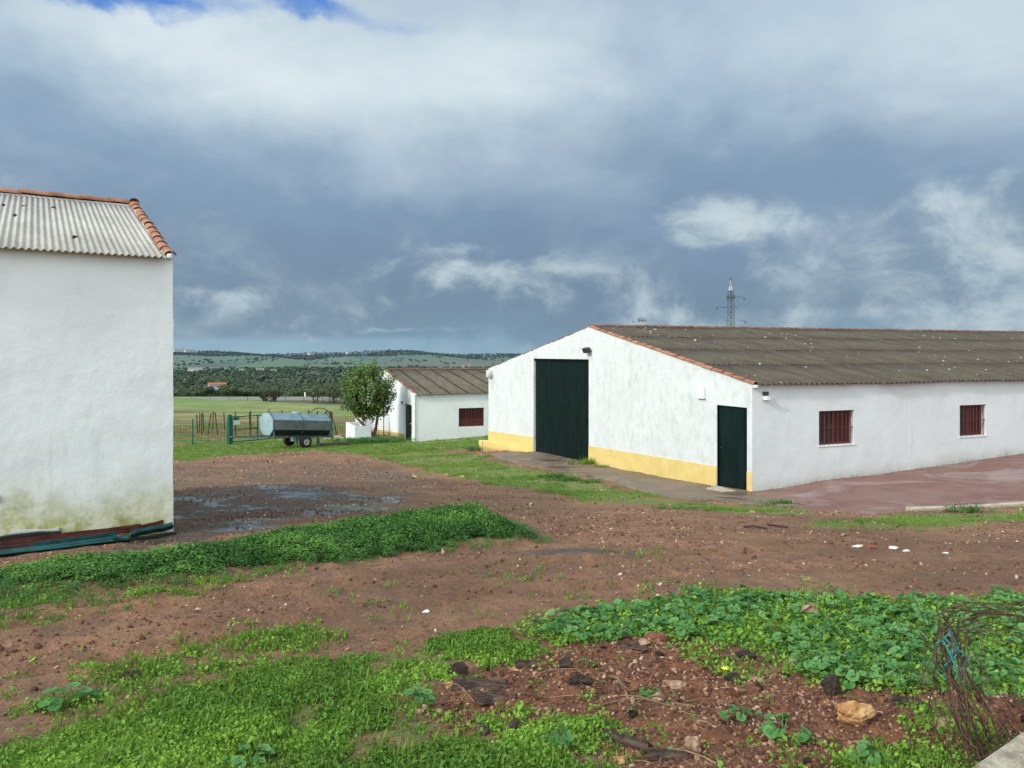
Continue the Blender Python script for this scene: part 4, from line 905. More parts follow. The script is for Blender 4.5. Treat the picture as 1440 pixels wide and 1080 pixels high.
def T(x,y,z=0): # barn-aligned offsets from the barn corner
    c,s=math.cos(YB),math.sin(YB);return (6.15+c*x-s*y,19.7+s*x+c*y,z)
def shed():
    b=thing('shed','small white shed with an ochre grey corrugated roof behind the lemon tree','shed',(-5.8,45.8,-5.27),YB)
    AP=8.;Wd=14.;EZ=2.86;RZ=4.10;LX=15.
    top=lambda y:EZ+(RZ-EZ)*y/AP if y<=AP else RZ-(RZ-EZ)*(y-AP)/(Wd-AP)*.9
    wall('gable_wall',M['plasterC'],b,0,0,0,Wd,lambda y:-2.2,top,[(.66,2.4,-.6,2.14)],.2,1,(AP,))
    win=(2.76,4.41,.80,1.93)
    wall('side_wall',M['plasterC'],b,1,0,0,LX,lambda x:-1,lambda x:EZ,[win],.18,1)
    m=MB();m.add([(LX,0,-1),(LX,Wd,-1),(LX,Wd,top(Wd)),(LX,AP,RZ),(LX,0,EZ)],[(0,1,2,3,4)]);m.build('end_wall',M['plasterC'],b)
    m=MB();m.add([(0,Wd,-2.5),(LX,Wd,-2.5),(LX,Wd,top(Wd)),(0,Wd,top(Wd))],[(0,1,2,3)]);m.build('back_wall',M['plasterC'],b)
    for a,c in((0,.66),(2.4,Wd)):
        m=MB();m.prism([(a,-2.2),(c,-2.2),(c,.40-.055*c),(a,.40-.055*a)],0,-.012,0);
        if a>0: m.build('painted_base',M['yellowband'],b)
        else: m.build('painted_base',M['plasterC'],b)
    d=plank_door('door',b,0,.08,.68,2.38,-.5,2.12,M['door'],.3)
    MB().tube([(.06,.9,1.0),(.0,.9,1.0),(.0,1.1,1.0)],.02,6).build('handle',M['whitemetal'],d)
    a,c,z0,z1=win
    fr=MB();fr.box(a,c,.12,.17,z0,z0+.06);fr.box(a,c,.12,.17,z1-.06,z1);fr.box(a,a+.06,.12,.17,z0+.06,z1-.06);fr.box(c-.06,c,.12,.17,z0+.06,z1-.06)
    w=fr.build('window',M['redpaint'],b);MB().box(a+.06,c-.06,.14,.15,z0+.06+.38,z1-.06).build('pane',M['shutter'],w);MB().box(a+.06,c-.06,.14,.15,z0+.06,z0+.06+.378).build('lower_panel',M['redpaint'],w)
    g=MB()
    for i in range(9):
        x=a+(c-a)*(i+.5)/9;g.tube([(x,.04,z0),(x,.04,z1)],.014,6)
    g.bar((a,.04,z0+.45),(c,.04,z0+.45),.03,.014);g.build('window_bars',M['redpaint'],w)
    corr('roof',M['fib_shed'],b,.1,LX,-.2,EZ-.02,AP,RZ+.03,.177,.028,1,seed=5,wob=.01)
    corr('roof_rear',M['fib_shed'],b,.1,LX,Wd+.2,top(Wd)-.02,AP,RZ+.03,.177,.028,2,ppw=4)
    m=MB()
    for i in range(13):
        x=.95+i*1.15;m.bar((x,-.2,EZ+.03),(x,AP-.05,RZ+.075),.06,.03)
    m.build('roof_battens',M['moss'],b)
    tiles('verge_tiles',M['tile'],b,(.05,-.1,EZ-.01),(.05,AP,RZ+.02),(0,0,1),exp=.42,L=.5,r0=.09,r1=.075,seed=6)
    tiles('verge_tiles',M['tile'],b,(.07,Wd,top(Wd)+.03),(.07,AP,RZ+.06),(0,0,1),exp=.42,L=.5,r0=.11,r1=.09,seed=7)
    tiles('ridge_tiles',M['tile_old'],b,(LX,AP,RZ+.03),(.1,AP,RZ+.03),(0,0,1),r0=.11,r1=.095,exp=.40,L=.46,seed=8)
    MB().box(-.05,.10,-.14,.0,EZ-.1,EZ+.02).build('mortar_corner',M['plasterC'],b,bevel=.02)
    MB().box(-.05,.0,2.9,3.15,2.1,2.25).build('vent',M['darkmetal'],b)
    MB().tube([(.02,-.03,-.6),(.02,-.03,EZ-.1)],.03,6).build('drainpipe',M['whitemetal'],b)
    return b
shed()
YL=math.atan2(.527,.85)
def left():
    b=thing('farm_building','tall white building on the left with a pale corrugated roof and terracotta tile edge','building',(-4.56,10.35,-2.42),YL)
    LX=-9.;Wd=8.74;AP=4.37;EZ=3.715;RZ=5.09
    top=lambda y:EZ+(RZ-EZ)*y/AP if y<=AP else RZ-(RZ-EZ)*(y-AP)/(Wd-AP)
    # front wall as a slightly uneven plastered surface with a soft arris
    nx_,nz_=180,90;xs=np.linspace(LX,0,nx_);zs=np.linspace(-.6,EZ,nz_);X,Zz=np.meshgrid(xs,zs)
    Yv=(fbm(X*.9,Zz*.9,3,141)-.5)*.035+(fbm(X*3,Zz*3,3,143)-.5)*.012
    Yv=Yv*(1-sst(-.12,0,X));Xv=X+np.where(X>-.05,(fbm(Zz*2.2,X*0+3,3,145)-.5)*.02,0)
    idx=np.arange(nx_*nz_).reshape(nz_,nx_)
    np_mesh('front_wall',np.stack([Xv,Yv,Zz],-1).reshape(-1,3),np.stack([idx[:-1,:-1],idx[:-1,1:],idx[1:,1:],idx[1:,:-1]],-1).reshape(-1,4),M['plasterL'],b,smooth=True)
    m=MB();m.add([(0,0,-.8),(0,Wd,-1.5),(0,Wd,EZ),(0,AP,RZ),(0,0,EZ)],[(0,1,2,3,4)]);m.build('gable_wall',M['plasterL'],b)
    m=MB();m.add([(LX,0,-.8),(LX,Wd,-1.5),(LX,Wd,EZ),(LX,AP,RZ),(LX,0,EZ)],[(0,1,2,3,4)]);m.build('end_wall',M['plasterL'],b)
    m=MB();m.add([(0,Wd,-1.5),(LX,Wd,-1.5),(LX,Wd,EZ),(0,Wd,EZ)],[(0,1,2,3)]);m.build('back_wall',M['plasterL'],b)
    corr('roof',M['fib_light'],b,LX-.1,-.10,-.14,EZ-.02,AP,RZ+.03,.078,.0125,1,ppw=10,th=.006,seed=9,rag=.002)
    corr('roof_rear',M['fib_light'],b,LX-.1,-.10,Wd+.14,EZ-.02,AP,RZ+.03,.078,.0125,2,ppw=4,seed=9)
    tiles('verge_tiles',M['tile'],b,(-.045,-.02,EZ+.0),(-.045,AP,RZ+.045),(0,0,1),r0=.078,r1=.066,exp=.40,L=.46,seed=10,jit=.008)
    tiles('verge_tiles',M['tile'],b,(-.05,Wd,EZ+.02),(-.05,AP,RZ+.06),(0,0,1),r0=.10,r1=.082,exp=.42,L=.5,seed=11)
    tiles('ridge_tiles',M['tile'],b,(LX,AP,RZ+.045),(-.02,AP,RZ+.045),(0,0,1),r0=.098,r1=.082,exp=.44,L=.5,seed=12,jit=.008)
    MB().box(-.08,-.015,-.07,.02,EZ-.03,EZ+.04).build('mortar_corner',M['plasterC'],b,bevel=.02)
    m=MB();m.bar((-.05,.02,EZ-.02),(-.05,AP,RZ+.03),.11,.09);m.bar((LX,AP,RZ-.0),(-.04,AP,RZ-.0),.12,.06);m.build('mortar_bed',M['plasterC'],b)
    for i,(x,s) in enumerate([(-2.0,.40),(-1.72,.44),(-1.33,.50),(-1.83,.62),(-1.12,.18)]):
        V,Fc=ico(2,70+i,.5,(1,1,.8));yy=AP*(1-s) if i!=4 else AP*.2
        yy=[3.1,3.2,3.25,2.2,.8][i];o=np_mesh('moss_clump',V*.035,Fc,M['moss'],b);o.location=(x,yy,EZ+(RZ-EZ)*yy/AP+.03)
    MB().box(-1.98,-1.94,-.03,.0,.62,.70).build('wall_chip',M['moss'],b)
    return b
left()
def L2W(x,y): c,s=math.cos(YL),math.sin(YL);return (-4.56+c*x-s*y,10.35+s*x+c*y)
# scrap metal along the foot of the left wall (every length a thing of its own)
def scrap(name,x0,y0,x1,y1,w,h,mat,label,prof='L',z0=.02,z1=.02,seed=0):
    r=random.Random(seed);n=9;m=MB()
    pr={'L':[(0,0),(w,0),(w,.012),(.012,.012),(.012,h),(0,h)],'C':[(0,h),(0,0),(w,0),(w,h*.5),(w-.01,h*.5),(w-.01,.01),(.01,.01),(.01,h)],'V':[(0,h),(w*.5,0),(w,h*.8),(w,h*.8+.01),(w*.5,.012),(0,h+.012)],'B':[(0,0),(w,0),(w,h),(0,h)]}[prof]
    vs=[]
    for i in range(n):
        t=i/(n-1);lx=x0+(x1-x0)*t;ly=y0+(y1-y0)*t;wx,wy=L2W(lx,ly);gzv=G(wx,wy)
        bz=max(z0,.01)+(z1-z0)*t+.012*math.sin(t*5+seed)
        for a,c in pr:
            px,py=L2W(lx,ly-a);vs.append((px,py,gzv+bz+c))
    k=len(pr);fs=[(i*k+j,i*k+(j+1)%k,(i+1)*k+(j+1)%k,(i+1)*k+j) for i in range(n-1) for j in range(k)]+[tuple(range(k-1,-1,-1)),tuple((n-1)*k+j for j in range(k))]
    m.add(vs,fs);return tag(m.build(name,M[mat]),label,'scrap metal')
scrap('metal_strip',-3.6,-.50,-.58,-.42,.16,.05,'jgreen','long teal green metal strip lying outermost at the foot of the left wall','V',.015,.015,1)
scrap('metal_strip',-2.6,-.36,-.70,-.33,.13,.06,'jgreen','shorter teal strip resting on the long green one','L',.04,.06,2)
scrap('metal_strip',-3.6,-.20,-.40,-.10,.12,.07,'jred','long rust red profile lying against the left wall','C',.05,.10,3)
scrap('metal_strip',-3.4,-.30,-1.6,-.26,.10,.06,'jred','rust red profile under the grey one at the far left','C',.03,.06,4)
scrap('metal_strip',-1.95,-.08,-1.30,-.05,.08,.05,'jdark','short dark grey bar on top of the red profile','B',.14,.14,5)
scrap('metal_strip',-1.85,-.015,-1.32,-.01,.03,.035,'whitemetal','thin cream coloured strip against the mossy wall','B',.18,.19,6)
scrap('metal_strip',-.55,-.35,-.02,-.10,.10,.07,'jgreen','crumpled teal end piece at the corner of the left building','V',.02,.10,7)
scrap('metal_strip',-.60,-.22,-.12,-.02,.05,.05,'jred','short red stub crossing the pile at the wall corner','L',.10,.16,8)
scrap('metal_strip',-.75,-.42,-.01,-.30,.07,.04,'jdark','dark bar under the crumpled teal piece at the corner','B',.01,.02,9)
# kerb of the concrete yard
kp=[(7.75,15.06),(8.6,15.29),(9.5,15.50),(10.62,15.82),(11.8,15.98),(13.1,16.10)]
m=MB()
for i in range(len(kp)-1):
    a=Vector((*kp[i],float(base(*kp[i]))-.03));c=Vector((*kp[i+1],float(base(*kp[i+1]))-.03));m.bar(a,c,.16,.16)
o=m.build('yard_kerb',M['kerb'],bevel=.02);tag(o,'pale concrete kerb edging the red concrete yard','kerb',kind='structure')
o=MB().box(-.35,.35,-.22,.22,-.05,.03).build('drain_cover',M['kerb'],bevel=.01);o.location=(5.45,20.0,float(base(5.45,20.0))+.0);o.rotation_euler=(0,0,YB+R(90));tag(o,'pale rectangular slab on the ground before the narrow green door','slab')
# ---------------------------------------------------------------- water bowser
PT=math.atan2(.77,.64)
WX,WY=-11.2,41.7
b=thing('water_bowser','silver grey octagonal water tank on a two wheeled trailer, parked at the field gate','trailer',(WX,WY,G(WX,WY)),PT)
XF=2.05
sh=lambda x,y,z:(x-XF,y,z-.085*(x-XF)*(z>.5))
L_=4.0;yc=.78;w2=.66
oc=[(-w2,1.05),(-w2,1.62),(-.30,1.98),(.30,1.98),(w2,1.62),(w2,1.05),(.32,.70),(-.32,.70)]
oc=[(a+yc,c) for a,c in oc]
def strip(i0,i1,name,mat):
    m=MB()
    (a,c),(d,e)=oc[i0],oc[i1]
    for k in range(2):
        x0=L_*k/2+.004*(k>0);x1=L_*(k+1)/2;m.add([(x0,a,c),(x1,a,c),(x1,d,e),(x0,d,e)],[(0,1,2,3)])
    return m
m=MB()
for i in (1,2,3): m.v+=[];s=strip(i,i+1,'','');m.add(s.v,s.f)
m.build('tank_top',M['galv'],b,fn=sh)
m=MB()
for i in (0,4): s=strip(i,i+1,'','');m.add(s.v,s.f)
m.build('tank_side',M['galvside'],b,fn=sh)
m=MB()
for i in (5,6,7): s=strip(i,(i+1)%8,'','');m.add(s.v,s.f)
m.build('tank_belly',M['tankdark'],b,fn=sh)
for x in (0,L_):
    m=MB();cn=(x+(-.05 if x==0 else .05),yc,1.34);vs=[cn]+[(x,a,c) for a,c in oc];m.add(vs,[(0,1+k,1+(k+1)%8) for k in range(8)]);m.build('tank_end',M['galvcap'],b,fn=sh)
for x in (.06,2.02,3.94):
    m=MB();pp=[(x,yc+(a-yc)*1.025,1.34+(c-1.34)*1.03) for a,c in oc]
    for k in range(8): m.bar(pp[k],pp[(k+1)%8],.05,.022,up=(0,pp[k][1]+pp[(k+1)%8][1]-2*yc,pp[k][2]+pp[(k+1)%8][2]-2.68))
    m.build('tank_strap',M['chassis'],b,fn=sh)
MB().lathe([(0,.0),(0,.26),(.10,.26),(.12,.22),(.12,0)],(2.0,yc,1.97),(0,0,1),20).build('manhole',M['galvcap'],b,fn=sh)
m=MB()
for y in (yc-.34,yc+.34): m.box(-.25,L_+.15,y-.04,y+.04,.58,.69)
for x in (.1,1.3,XF,2.9,L_-.05): m.box(x-.04,x+.04,yc-.66,yc+.66,.61,.66)
for x in (.1,L_-.1):
    for y in (yc-.6,yc+.6): m.bar((x,y,.64),(x,y,1.1),.05)
m.build('chassis',M['chassis'],b,fn=sh)
m=MB();m.bar((-.2,yc-.34,.63),(-1.5,yc,.60),.09,.1);m.bar((-.2,yc+.34,.63),(-1.5,yc,.60),.09,.1);m.bar((-1.45,yc,.60),(-2.0,yc,.60),.1,.1);m.lathe([(-.03,.05),(-.03,.11),(.03,.11),(.03,.05)],(-2.1,yc,.60),(0,0,1),14);m.build('drawbar',M['chassis'],b,fn=sh)
m=MB();m.bar((-.3,yc-.4,-.02),(-.3,yc-.4,.75),.06);m.box(-.4,-.2,yc-.5,yc-.3,-.05,-.02);m.build('jack_stand',M['chassis'],b)
MB().box(-.05,.02,yc-.6,yc+.6,.30,.56).build('front_panel',M['galvcap'],b)
m=MB();m.bar((3.1-XF,.2,.0),(3.1-XF,.2,.62),.14,.14);m.build('rear_leg',M['chassis'],b)
MB().tube([(0,-.05,.37),(0,1.65,.37)],.05,8).build('axle',M['chassis'],b)
for y in (-.02,1.58):
    c=(0,y,.37);wprof=[(-.13,.20),(-.14,.30),(-.11,.355),(-.05,.375),(.05,.375),(.11,.355),(.14,.30),(.13,.20),(-.13,.20)]
    w=MB().lathe(wprof,c,(0,1,0),32).build('wheel',M['rubber'],b)
    sg=-1 if y<1 else 1
    MB().lathe([(sg*.10,.205),(sg*.125,.20),(sg*.06,.155),(sg*.05,.08),(sg*.10,.07),(sg*.10,0)],c,(0,1,0),28).build('rim',M['rim'],w)
    m=MB()
    for k in range(5):
        a=k*2*math.pi/5;m.lathe([(0,.014),(sg*.02,.014),(sg*.02,0)],(math.cos(a)*.05,y+sg*.10,.37+math.sin(a)*.05),(0,1,0),6)
    m.build('wheel_nut',M['darkmetal'],w)
m=MB();m.tube(bez((2.5-XF,.5,1.85),(3.0-XF,.3,2.5),(4.3-XF,.4,2.6),(4.4-XF,.2,.55),20),.022,8);m.build('hose',M['hose'],b)
m=MB();m.lathe([(0,.0),(0,.10),(.22,.10),(.22,.14),(.26,.14),(.26,0)],(L_-XF+.05,yc,.82),(1,0,0),16);m.tube([(L_-XF+.2,yc,.8),(L_-XF+.3,yc-.2,.6),(L_-XF+.25,yc-.35,.35)],.05,8);m.build('outlet_valve',M['chassis'],b)
b.scale=(.94,.94,.92)
# ---------------------------------------------------------------- fences
def post_line(pts,h,lab,cat,name,matp,matw,rp=.03,step=2.5,wires=(.3,.7,1.1),mesh=None,jitter=0,seed=0,closed=False,lean=0):
    x0,y0=pts[0];t=thing(name,lab,cat,(x0,y0,0));r=random.Random(seed);P=[]
    for (ax,ay),(bx,by) in zip(pts[:-1],pts[1:]):
        d=math.hypot(bx-ax,by-ay);n=max(1,round(d/step))
        for i in range(n):P.append((ax+(bx-ax)*i/n,ay+(by-ay)*i/n))
    P.append(pts[-1]);Q=[]
    for x,y in P:
        z=G(x,y);l=Vector((r.gauss(0,lean),r.gauss(0,lean),0));hh=h*(1+r.gauss(0,.03+lean))
        a=Vector((x-x0,y-y0,z-.2));c=Vector((x-x0,y-y0,z+hh))+l*hh;MB().tube([a,c],rp,8).build('post',matp,t);Q.append((Vector((x-x0,y-y0,z)),c,hh))
    m=MB()
    for (a,c,h1),(a2,c2,h2) in zip(Q[:-1],Q[1:]):
        for w in wires: m.tube([a+(c-a)*(w/h1),a2+(c2-a2)*(w/h2)],.009,4)
        if mesh:
            n=max(1,int((a2-a).length/mesh))
            for i in range(1,n):
                p=a+(a2-a)*(i/n);q=c+(c2-c)*(i/n);m.tube([p+Vector((0,0,.05)),q-Vector((0,0,.12))],.007,3)
    m.build('wire_mesh' if mesh else 'wire',matw,t);return t
w8=tuple(.12+.14*i for i in range(10))
post_line([(-26.5,43.0),(-18.3,44.1),(-16.45,44.5)],1.55,'green wire mesh fence left of the gate, crossing posts and grid','fence','mesh_fence',M['fgreen'],M['wire'],.045,4.1,w8,.16)
post_line([(-13.4,47.9),(-11.8,50.5),(-8.6,51.6),(-6.9,52.3)],1.55,'mesh fence running behind the bowser towards the shed','fence','mesh_fence',M['fgreen'],M['wire'],.035,2.2,w8,.16,seed=2)
# gate
gx,gy=-16.33,44.5
gt=thing('field_gate','green tubular field gate with a small pale sign, left of the bowser','gate',(gx,gy,G(gx,gy)),math.atan2(2.9,2.45))
MB().box(-.09,.09,-.09,.09,-.3,1.72).build('gate_post',M['fgreen'],gt,bevel=.01)
m=MB();GL=3.6
for z in (.12,.82,1.58):m.bar((.16,0,z),(GL,0,z),.055)
for x in (.16,GL*.5,GL):m.bar((x,0,.12),(x,0,1.58),.055)
m.build('gate_frame',M['fgreen'],gt)
m=MB()
for i in range(1,26): m.tube([(.16+(GL-.16)*i/26,0,.12),(.16+(GL-.16)*i/26,0,1.58)],.004,3)
for i in range(1,10): m.tube([(.16,0,.12+.146*i),(GL,0,.12+.146*i)],.004,3)
m.build('gate_mesh',M['wire'],gt)
MB().box(.2,.62,-.045,-.03,1.12,1.38).build('sign_plate',M['sign'],gt)
MB().box(.22,.58,-.045,-.03,1.385,1.54).build('sign_backing',M['fgreen'],gt)
MB().box(GL+.02,GL+.20,-.08,.08,-.3,1.6).build('gate_post',M['fgreen'],gt,bevel=.01)
# round pen
pn=thing('round_pen','round corral of dark rusty posts and wire on the field behind the bowser','pen',(-19.1,60,0))
Q=[];rr=random.Random(9)
for k in range(26):
    a=k*2*math.pi/26+rr.gauss(0,.035);rx=4.9;x=rx*math.cos(a);y=rx*1.15*math.sin(a);z=G(-19.1+x,60+y);l=(rr.gauss(0,.05),rr.gauss(0,.05));h=1.55+rr.gauss(0,.07)
    p=Vector((x,y,z));c=Vector((x+l[0]*h,y+l[1]*h,z+h));MB().tube([p-Vector((0,0,.2)),c],.042,6).build('post',M['rust'],pn);Q.append((p,c))
m=MB()
for k in range(26):
    (p,c),(p2,c2)=Q[k],Q[(k+1)%26]
    for f in (.12,.35,.6,.85): m.tube([p+(c-p)*f,p2+(c2-p2)*f],.008,4)
m.build('wire',M['rust'],pn)
post_line([(-95,186),(-78,187),(-60,188),(-42,189),(-24,189.5),(-4,190)],1.25,'thin wire fence with dark posts along the near side of the far road','fence','field_fence',M['rust'],M['wire'],.05,5.,(.3,.6,.9,1.2),seed=3)
# low posts standing around the field between pen and bowser
for i,(x,y,l) in enumerate([(-15.9,66,'lone dark post on the field right behind the bowser tank'),(-13.3,66.5,'lone dark post on the field near the right end of the bowser')]):
    o=MB().tube([(0,0,-.2),(0,0,1.6)],.05,6).build('field_post',M['rust']);o.location=(x,y,G(x,y));tag(o,l,'post')
# ---------------------------------------------------------------- trough
def at(name,label,cat,x,y,z,rz=YB): return thing(name,label,cat,(x,y,z),rz)
tx,ty=-9.42,46.05
tr=at('water_trough','white rendered concrete trough standing left of the lemon tree','trough',tx,ty,G(tx,ty))
m=MB();m.box(0,1.0,0,.14,-.3,.96);m.box(0,1.0,2.86,3.0,-.3,.96);m.box(0,.14,.14,2.86,-.3,.96);m.box(.86,1.0,.14,2.86,-.3,.96);m.build('basin',M['plasterC'],tr,bevel=.015)
MB().box(.14,.86,.14,2.86,.0,.72).build('water',M['glass'],tr)
o=MB().box(0,1.1,0,.25,-.6,1.25).build('low_wall',M['plasterC'],bevel=.02);o.location=(-10.2,50.4,G(-10.2,50.4));o.rotation_euler=(0,0,YB);tag(o,'short white wall behind the concrete trough','wall')
o=MB().box(-.9,.9,-.5,.5,-.1,.10).build('concrete_slab',M['block'],bevel=.02);o.location=(-10.3,44.2,G(-10.3,44.2)-.03);o.rotation_euler=(0,0,YB);tag(o,'low grey concrete slab on the ground between bowser and trough','slab')
for i,(x,y,s,l) in enumerate([(-11.6,48.6,.22,'grey stone block left of the trough'),(-11.1,49.2,.26,'second grey stone block near the trough'),(-10.7,48.2,.18,'smallest grey block near the trough')]):
    rock('stone_block',x,y,s,'rock_pink',l,'stone',seed=80+i,sq=(1.2,.8,.8),amp=.15)
# ---------------------------------------------------------------- lemon tree
lx,ly=-8.32,46.62;lt=thing('lemon_tree','dense green lemon tree with yellow fruit in front of the small white shed','tree',(lx,ly,G(lx,ly)))
rr=random.Random(21);m=MB()
m.tube(bez((0,0,-.1),(.0,0,.15),(-.06,0,.3),(-.10,0,.42),6),[.17,.15,.14,.13,.125,.12,.12],10)
m.tube(bez((-.10,0,.40),(-.35,.05,.8),(-.75,.0,1.0),(-1.15,-.05,1.55),10),[.10]*4+[.085]*4+[.06]*3,9)
m.tube(bez((-.06,0,.40),(.12,0,.8),(.10,.05,1.2),(.22,.05,2.0),10),[.105]*4+[.085]*4+[.06]*3,9)
m.build('trunk',M['trunk'],lt)
tips=[];m=MB()
starts=[Vector((-1.0,-.03,1.4)),Vector((-.7,0,1.1)),Vector((.15,.05,1.4)),Vector((.22,.05,1.9)),Vector((-.3,0,1.6)),Vector((-1.15,-.05,1.55))]
cx,cy,cz=-.40,0,2.85
def inside(p): return ((p.x-cx)/1.62)**2+((p.y-cy)/1.5)**2+((p.z-cz)/(1.72 if p.z<cz else 2.0))**2
for i in range(330):
    while True:
        d=Vector((rr.gauss(0,1),rr.gauss(0,1),rr.gauss(.0,1))).normalized();q=rr.uniform(.35,1.0)**.6
        e=Vector((cx+d.x*1.62*q,cy+d.y*1.5*q,cz+d.z*(1.5 if d.z<0 else 1.75)*q))
        if e.z>1.15:break
    s=min(starts,key=lambda s:(s-e).length+rr.uniform(0,.5))
    mid=(s+e)/2+Vector((rr.gauss(0,.1),rr.gauss(0,.1),.1))
    if i<46:m.tube(bez(s,mid,mid,e,6),[.035,.03,.026,.022,.018,.013,.008],5)
    tips.append((e,d))
m.build('branches',M['trunk'],lt)
rg=np.random.default_rng(5);Cs=[];Ns=[];Us=[]
for e,d in tips:
    n=rg.integers(38,56);ln=rg.uniform(.45,1.0);up=Vector((d.x*.35,d.y*.35,.9 if e.z>2.2 else .15)).normalized()
    if rg.random()<.3: up=(up+Vector(rg.normal(0,.5,3))).normalized()
    if rg.random()<.16 and e.z>2.6: ln=rg.uniform(1.2,1.7);up=Vector((d.x*.25,d.y*.25,1)).normalized()
    elif rg.random()<.12: n=n//3
    for k in range(n):
        f=rg.random();c=Vector(e)+up*ln*(f-.35)+Vector(rg.normal(0,.085,3));Cs.append(c[:]);a=Vector(rg.normal(0,1,3)).normalized()
        Us.append((a+up*.9)[:]);Ns.append((a.cross(up)+Vector((0,0,.6))+d*.6)[:])
Cs=np.array(Cs);n=len(Cs);V,Fc=leafquads(Cs,np.array(Ns),np.array(Us),rg.uniform(.10,.18,n),rg.uniform(.055,.09,n),.15)
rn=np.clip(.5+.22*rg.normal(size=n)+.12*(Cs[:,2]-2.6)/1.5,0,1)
np_mesh('crown',V,Fc,M['l_lemon'],lt,tone=np.repeat(rn,4))
for i in range(20):
    a=rg.uniform(2.9,6.6);x=cx+1.42*math.cos(a)*rg.uniform(.2,1);y=cy-1.40*abs(math.sin(a))*rg.uniform(.7,1.02);z=rg.uniform(1.25,2.7)
    V,Fc=ico(2,300+i,.02,(1,1,1.25));o=np_mesh('fruit',V*.055,Fc,M['lemon'],lt,smooth=True);o.location=(x,y,z)
x,y=scat(lambda x,y:np.exp(-((x-lx+.3)**2/1.6+(y-ly+.5)**2/.6)),(-11,-5.5,44.5,48),160,51)
o=inst('weeds_under_tree',P_ne,x,y,Z(x,y),RNG.uniform(1.1,2.3,len(x)),M['l_mallow'],52);tag(o,'leafy green weeds around the foot of the lemon tree','ground cover',kind='stuff')
x,y=scat(lambda x,y:np.exp(-((x-5.15)**2/.5+(y-16.9)**2/2.)),(3.5,6.5,14.5,19),0,51)
# small weeds by the barn
def weed(x,y,s,label,n=40,protos=None,mat='l_nettle',seed=1,h=1.):
    r=np.random.default_rng(seed);px=r.normal(0,.22*s,n);py=r.normal(0,.12*s,n);wx=x+px;wy=y+py
    o=inst('weed_tuft',protos or P_ne,px,py,np.zeros(n)+Z(wx,wy)-G(x,y),r.uniform(.7,1.4,n)*s,M[mat],seed,.3,sz=np.full(n,h));o.location=(x,y,G(x,y));return tag(o,label,'weed')
x,y,_=T(-.28,8.55);weed(x,y,1.0,'tuft of tall grass at the right foot of the big green door',60,P_tuft,'l_grass',3,2.2)
x,y,_=T(-.22,7.5);weed(x,y,.7,'small grass tuft against the yellow base of the barn',30,P_tuft,'l_grass',4,1.5)
x,y,_=T(-.5,19.9);weed(x,y,1.2,'leafy weed at the far left corner of the barn',22,None,'l_nettle',5,1.6)
for i,(a,c,s) in enumerate([(-2.9,4.6,1.0),(-3.0,5.5,1.1),(-2.7,3.6,.8)]):
    x,y,_=T(a,c);weed(x,y,s,['nearest','middle','farthest'][[2,1,0][0] if i==2 else (1 if i==0 else 2)] and ['dark leafy weed clump on the strip in front of the barn','larger dark weed clump farther left on the barn strip','smallest weed clump on the barn strip, nearest the narrow door'][i],34,None,'l_nettle',10+i,.8)
weed(5.75,16.3,.9,'weed clump at the pointed end of the grass strip by the yard',30,None,'l_nettle',14,.8)
weed(8.6,14.55,.8,'weed clump just below the yard kerb',30,None,'l_nettle',15,1.)
x,y,_=T(2.0,8.97);o=weed(x,y,.8,'spindly sprig growing on the barn ridge near the gable',5,P_ne,'l_brown',16,1.6);o.location=(x,y,1.1)
for i,(px,yy,s,l) in enumerate([(-.315,184,2.5,'rounded grey brown bush beside the far road, left of the larger one'),(-.245,180,4.1,'large grey brown bush at the right end of the far road'),(-.222,183,3.4,'yellowish green bush next to the large grey brown one')]):
    x=px*yy;r=np.random.default_rng(600+i);n=1500;q=rquat(r,n);rad=r.uniform(.5,1,n)[:,None]**.5;Cn=q*rad*np.array([s*.95,s*.9,s*.62])+np.array([0,0,s*.42]);Cn+=.16*s*np.sin(Cn*3.1/s*2.2)
    V,Fc=leafquads(Cn,r.normal(size=(n,3))+q,r.normal(size=(n,3))+[0,0,1],r.uniform(.2,.5,n),r.uniform(.12,.3,n));o=np_mesh('bush',V,Fc,M['l_oak' if i==2 else 'l_brown'],tone=np.repeat(r.random(n)*(.6+.4*(q[:,2]>0)),4));o.location=(x,yy,G(x,yy));tag(o,l,'bush')  # bush underside shade painted into leaf tone: lower half darker
for i,(k,l) in enumerate([(-.2689,'left white bollard at the roadside beyond the field'),(-.2579,'right white bollard at the roadside beyond the field')]):
    o=MB().tube([(0,0,-.1),(0,0,1.25)],.22,10).build('roadside_bollard',M['bollard']);o.location=(k*217,217,float(base(k*217,217)));tag(o,l,'bollard')
# ---------------------------------------------------------------- woodland
def crown(seed,nb=9,n=1300,lf=.5,R0=3.6,H=5.2,low=.9):
    r=np.random.default_rng(seed);bl=[]
    for k in range(nb):
        a=r.uniform(0,6.28);q=R0*.62*math.sqrt(r.random());bl.append((q*math.cos(a),q*math.sin(a),low+(H-low)*r.uniform(.25,.72),R0*r.uniform(.32,.5)))
    Cn=[];Nn=[]
    for i in range(n):
        bx,by,bz,br=bl[r.integers(nb)];d=r.normal(size=3);d/=np.linalg.norm(d);rad=br*r.uniform(.72,1.05);Cn.append((bx+d[0]*rad,by+d[1]*rad,max(bz+d[2]*rad*.8,low*.6)));Nn.append(d)
    Cn=np.array(Cn);Nn=np.array(Nn);V,Fc=leafquads(Cn,Nn+r.normal(0,.5,(n,3)),r.normal(size=(n,3)),lf*r.uniform(.6,1.4,n),lf*.7*r.uniform(.6,1.4,n))
    rn=np.clip(.15+.6*(Cn[:,2]-low)/(H-low)+.25*Nn[:,2]+r.normal(0,.12,n),0,1);return V,Fc,np.repeat(rn,4)  # top light painted into leaf tone: higher, upward-facing leaves lighter
protos=[]
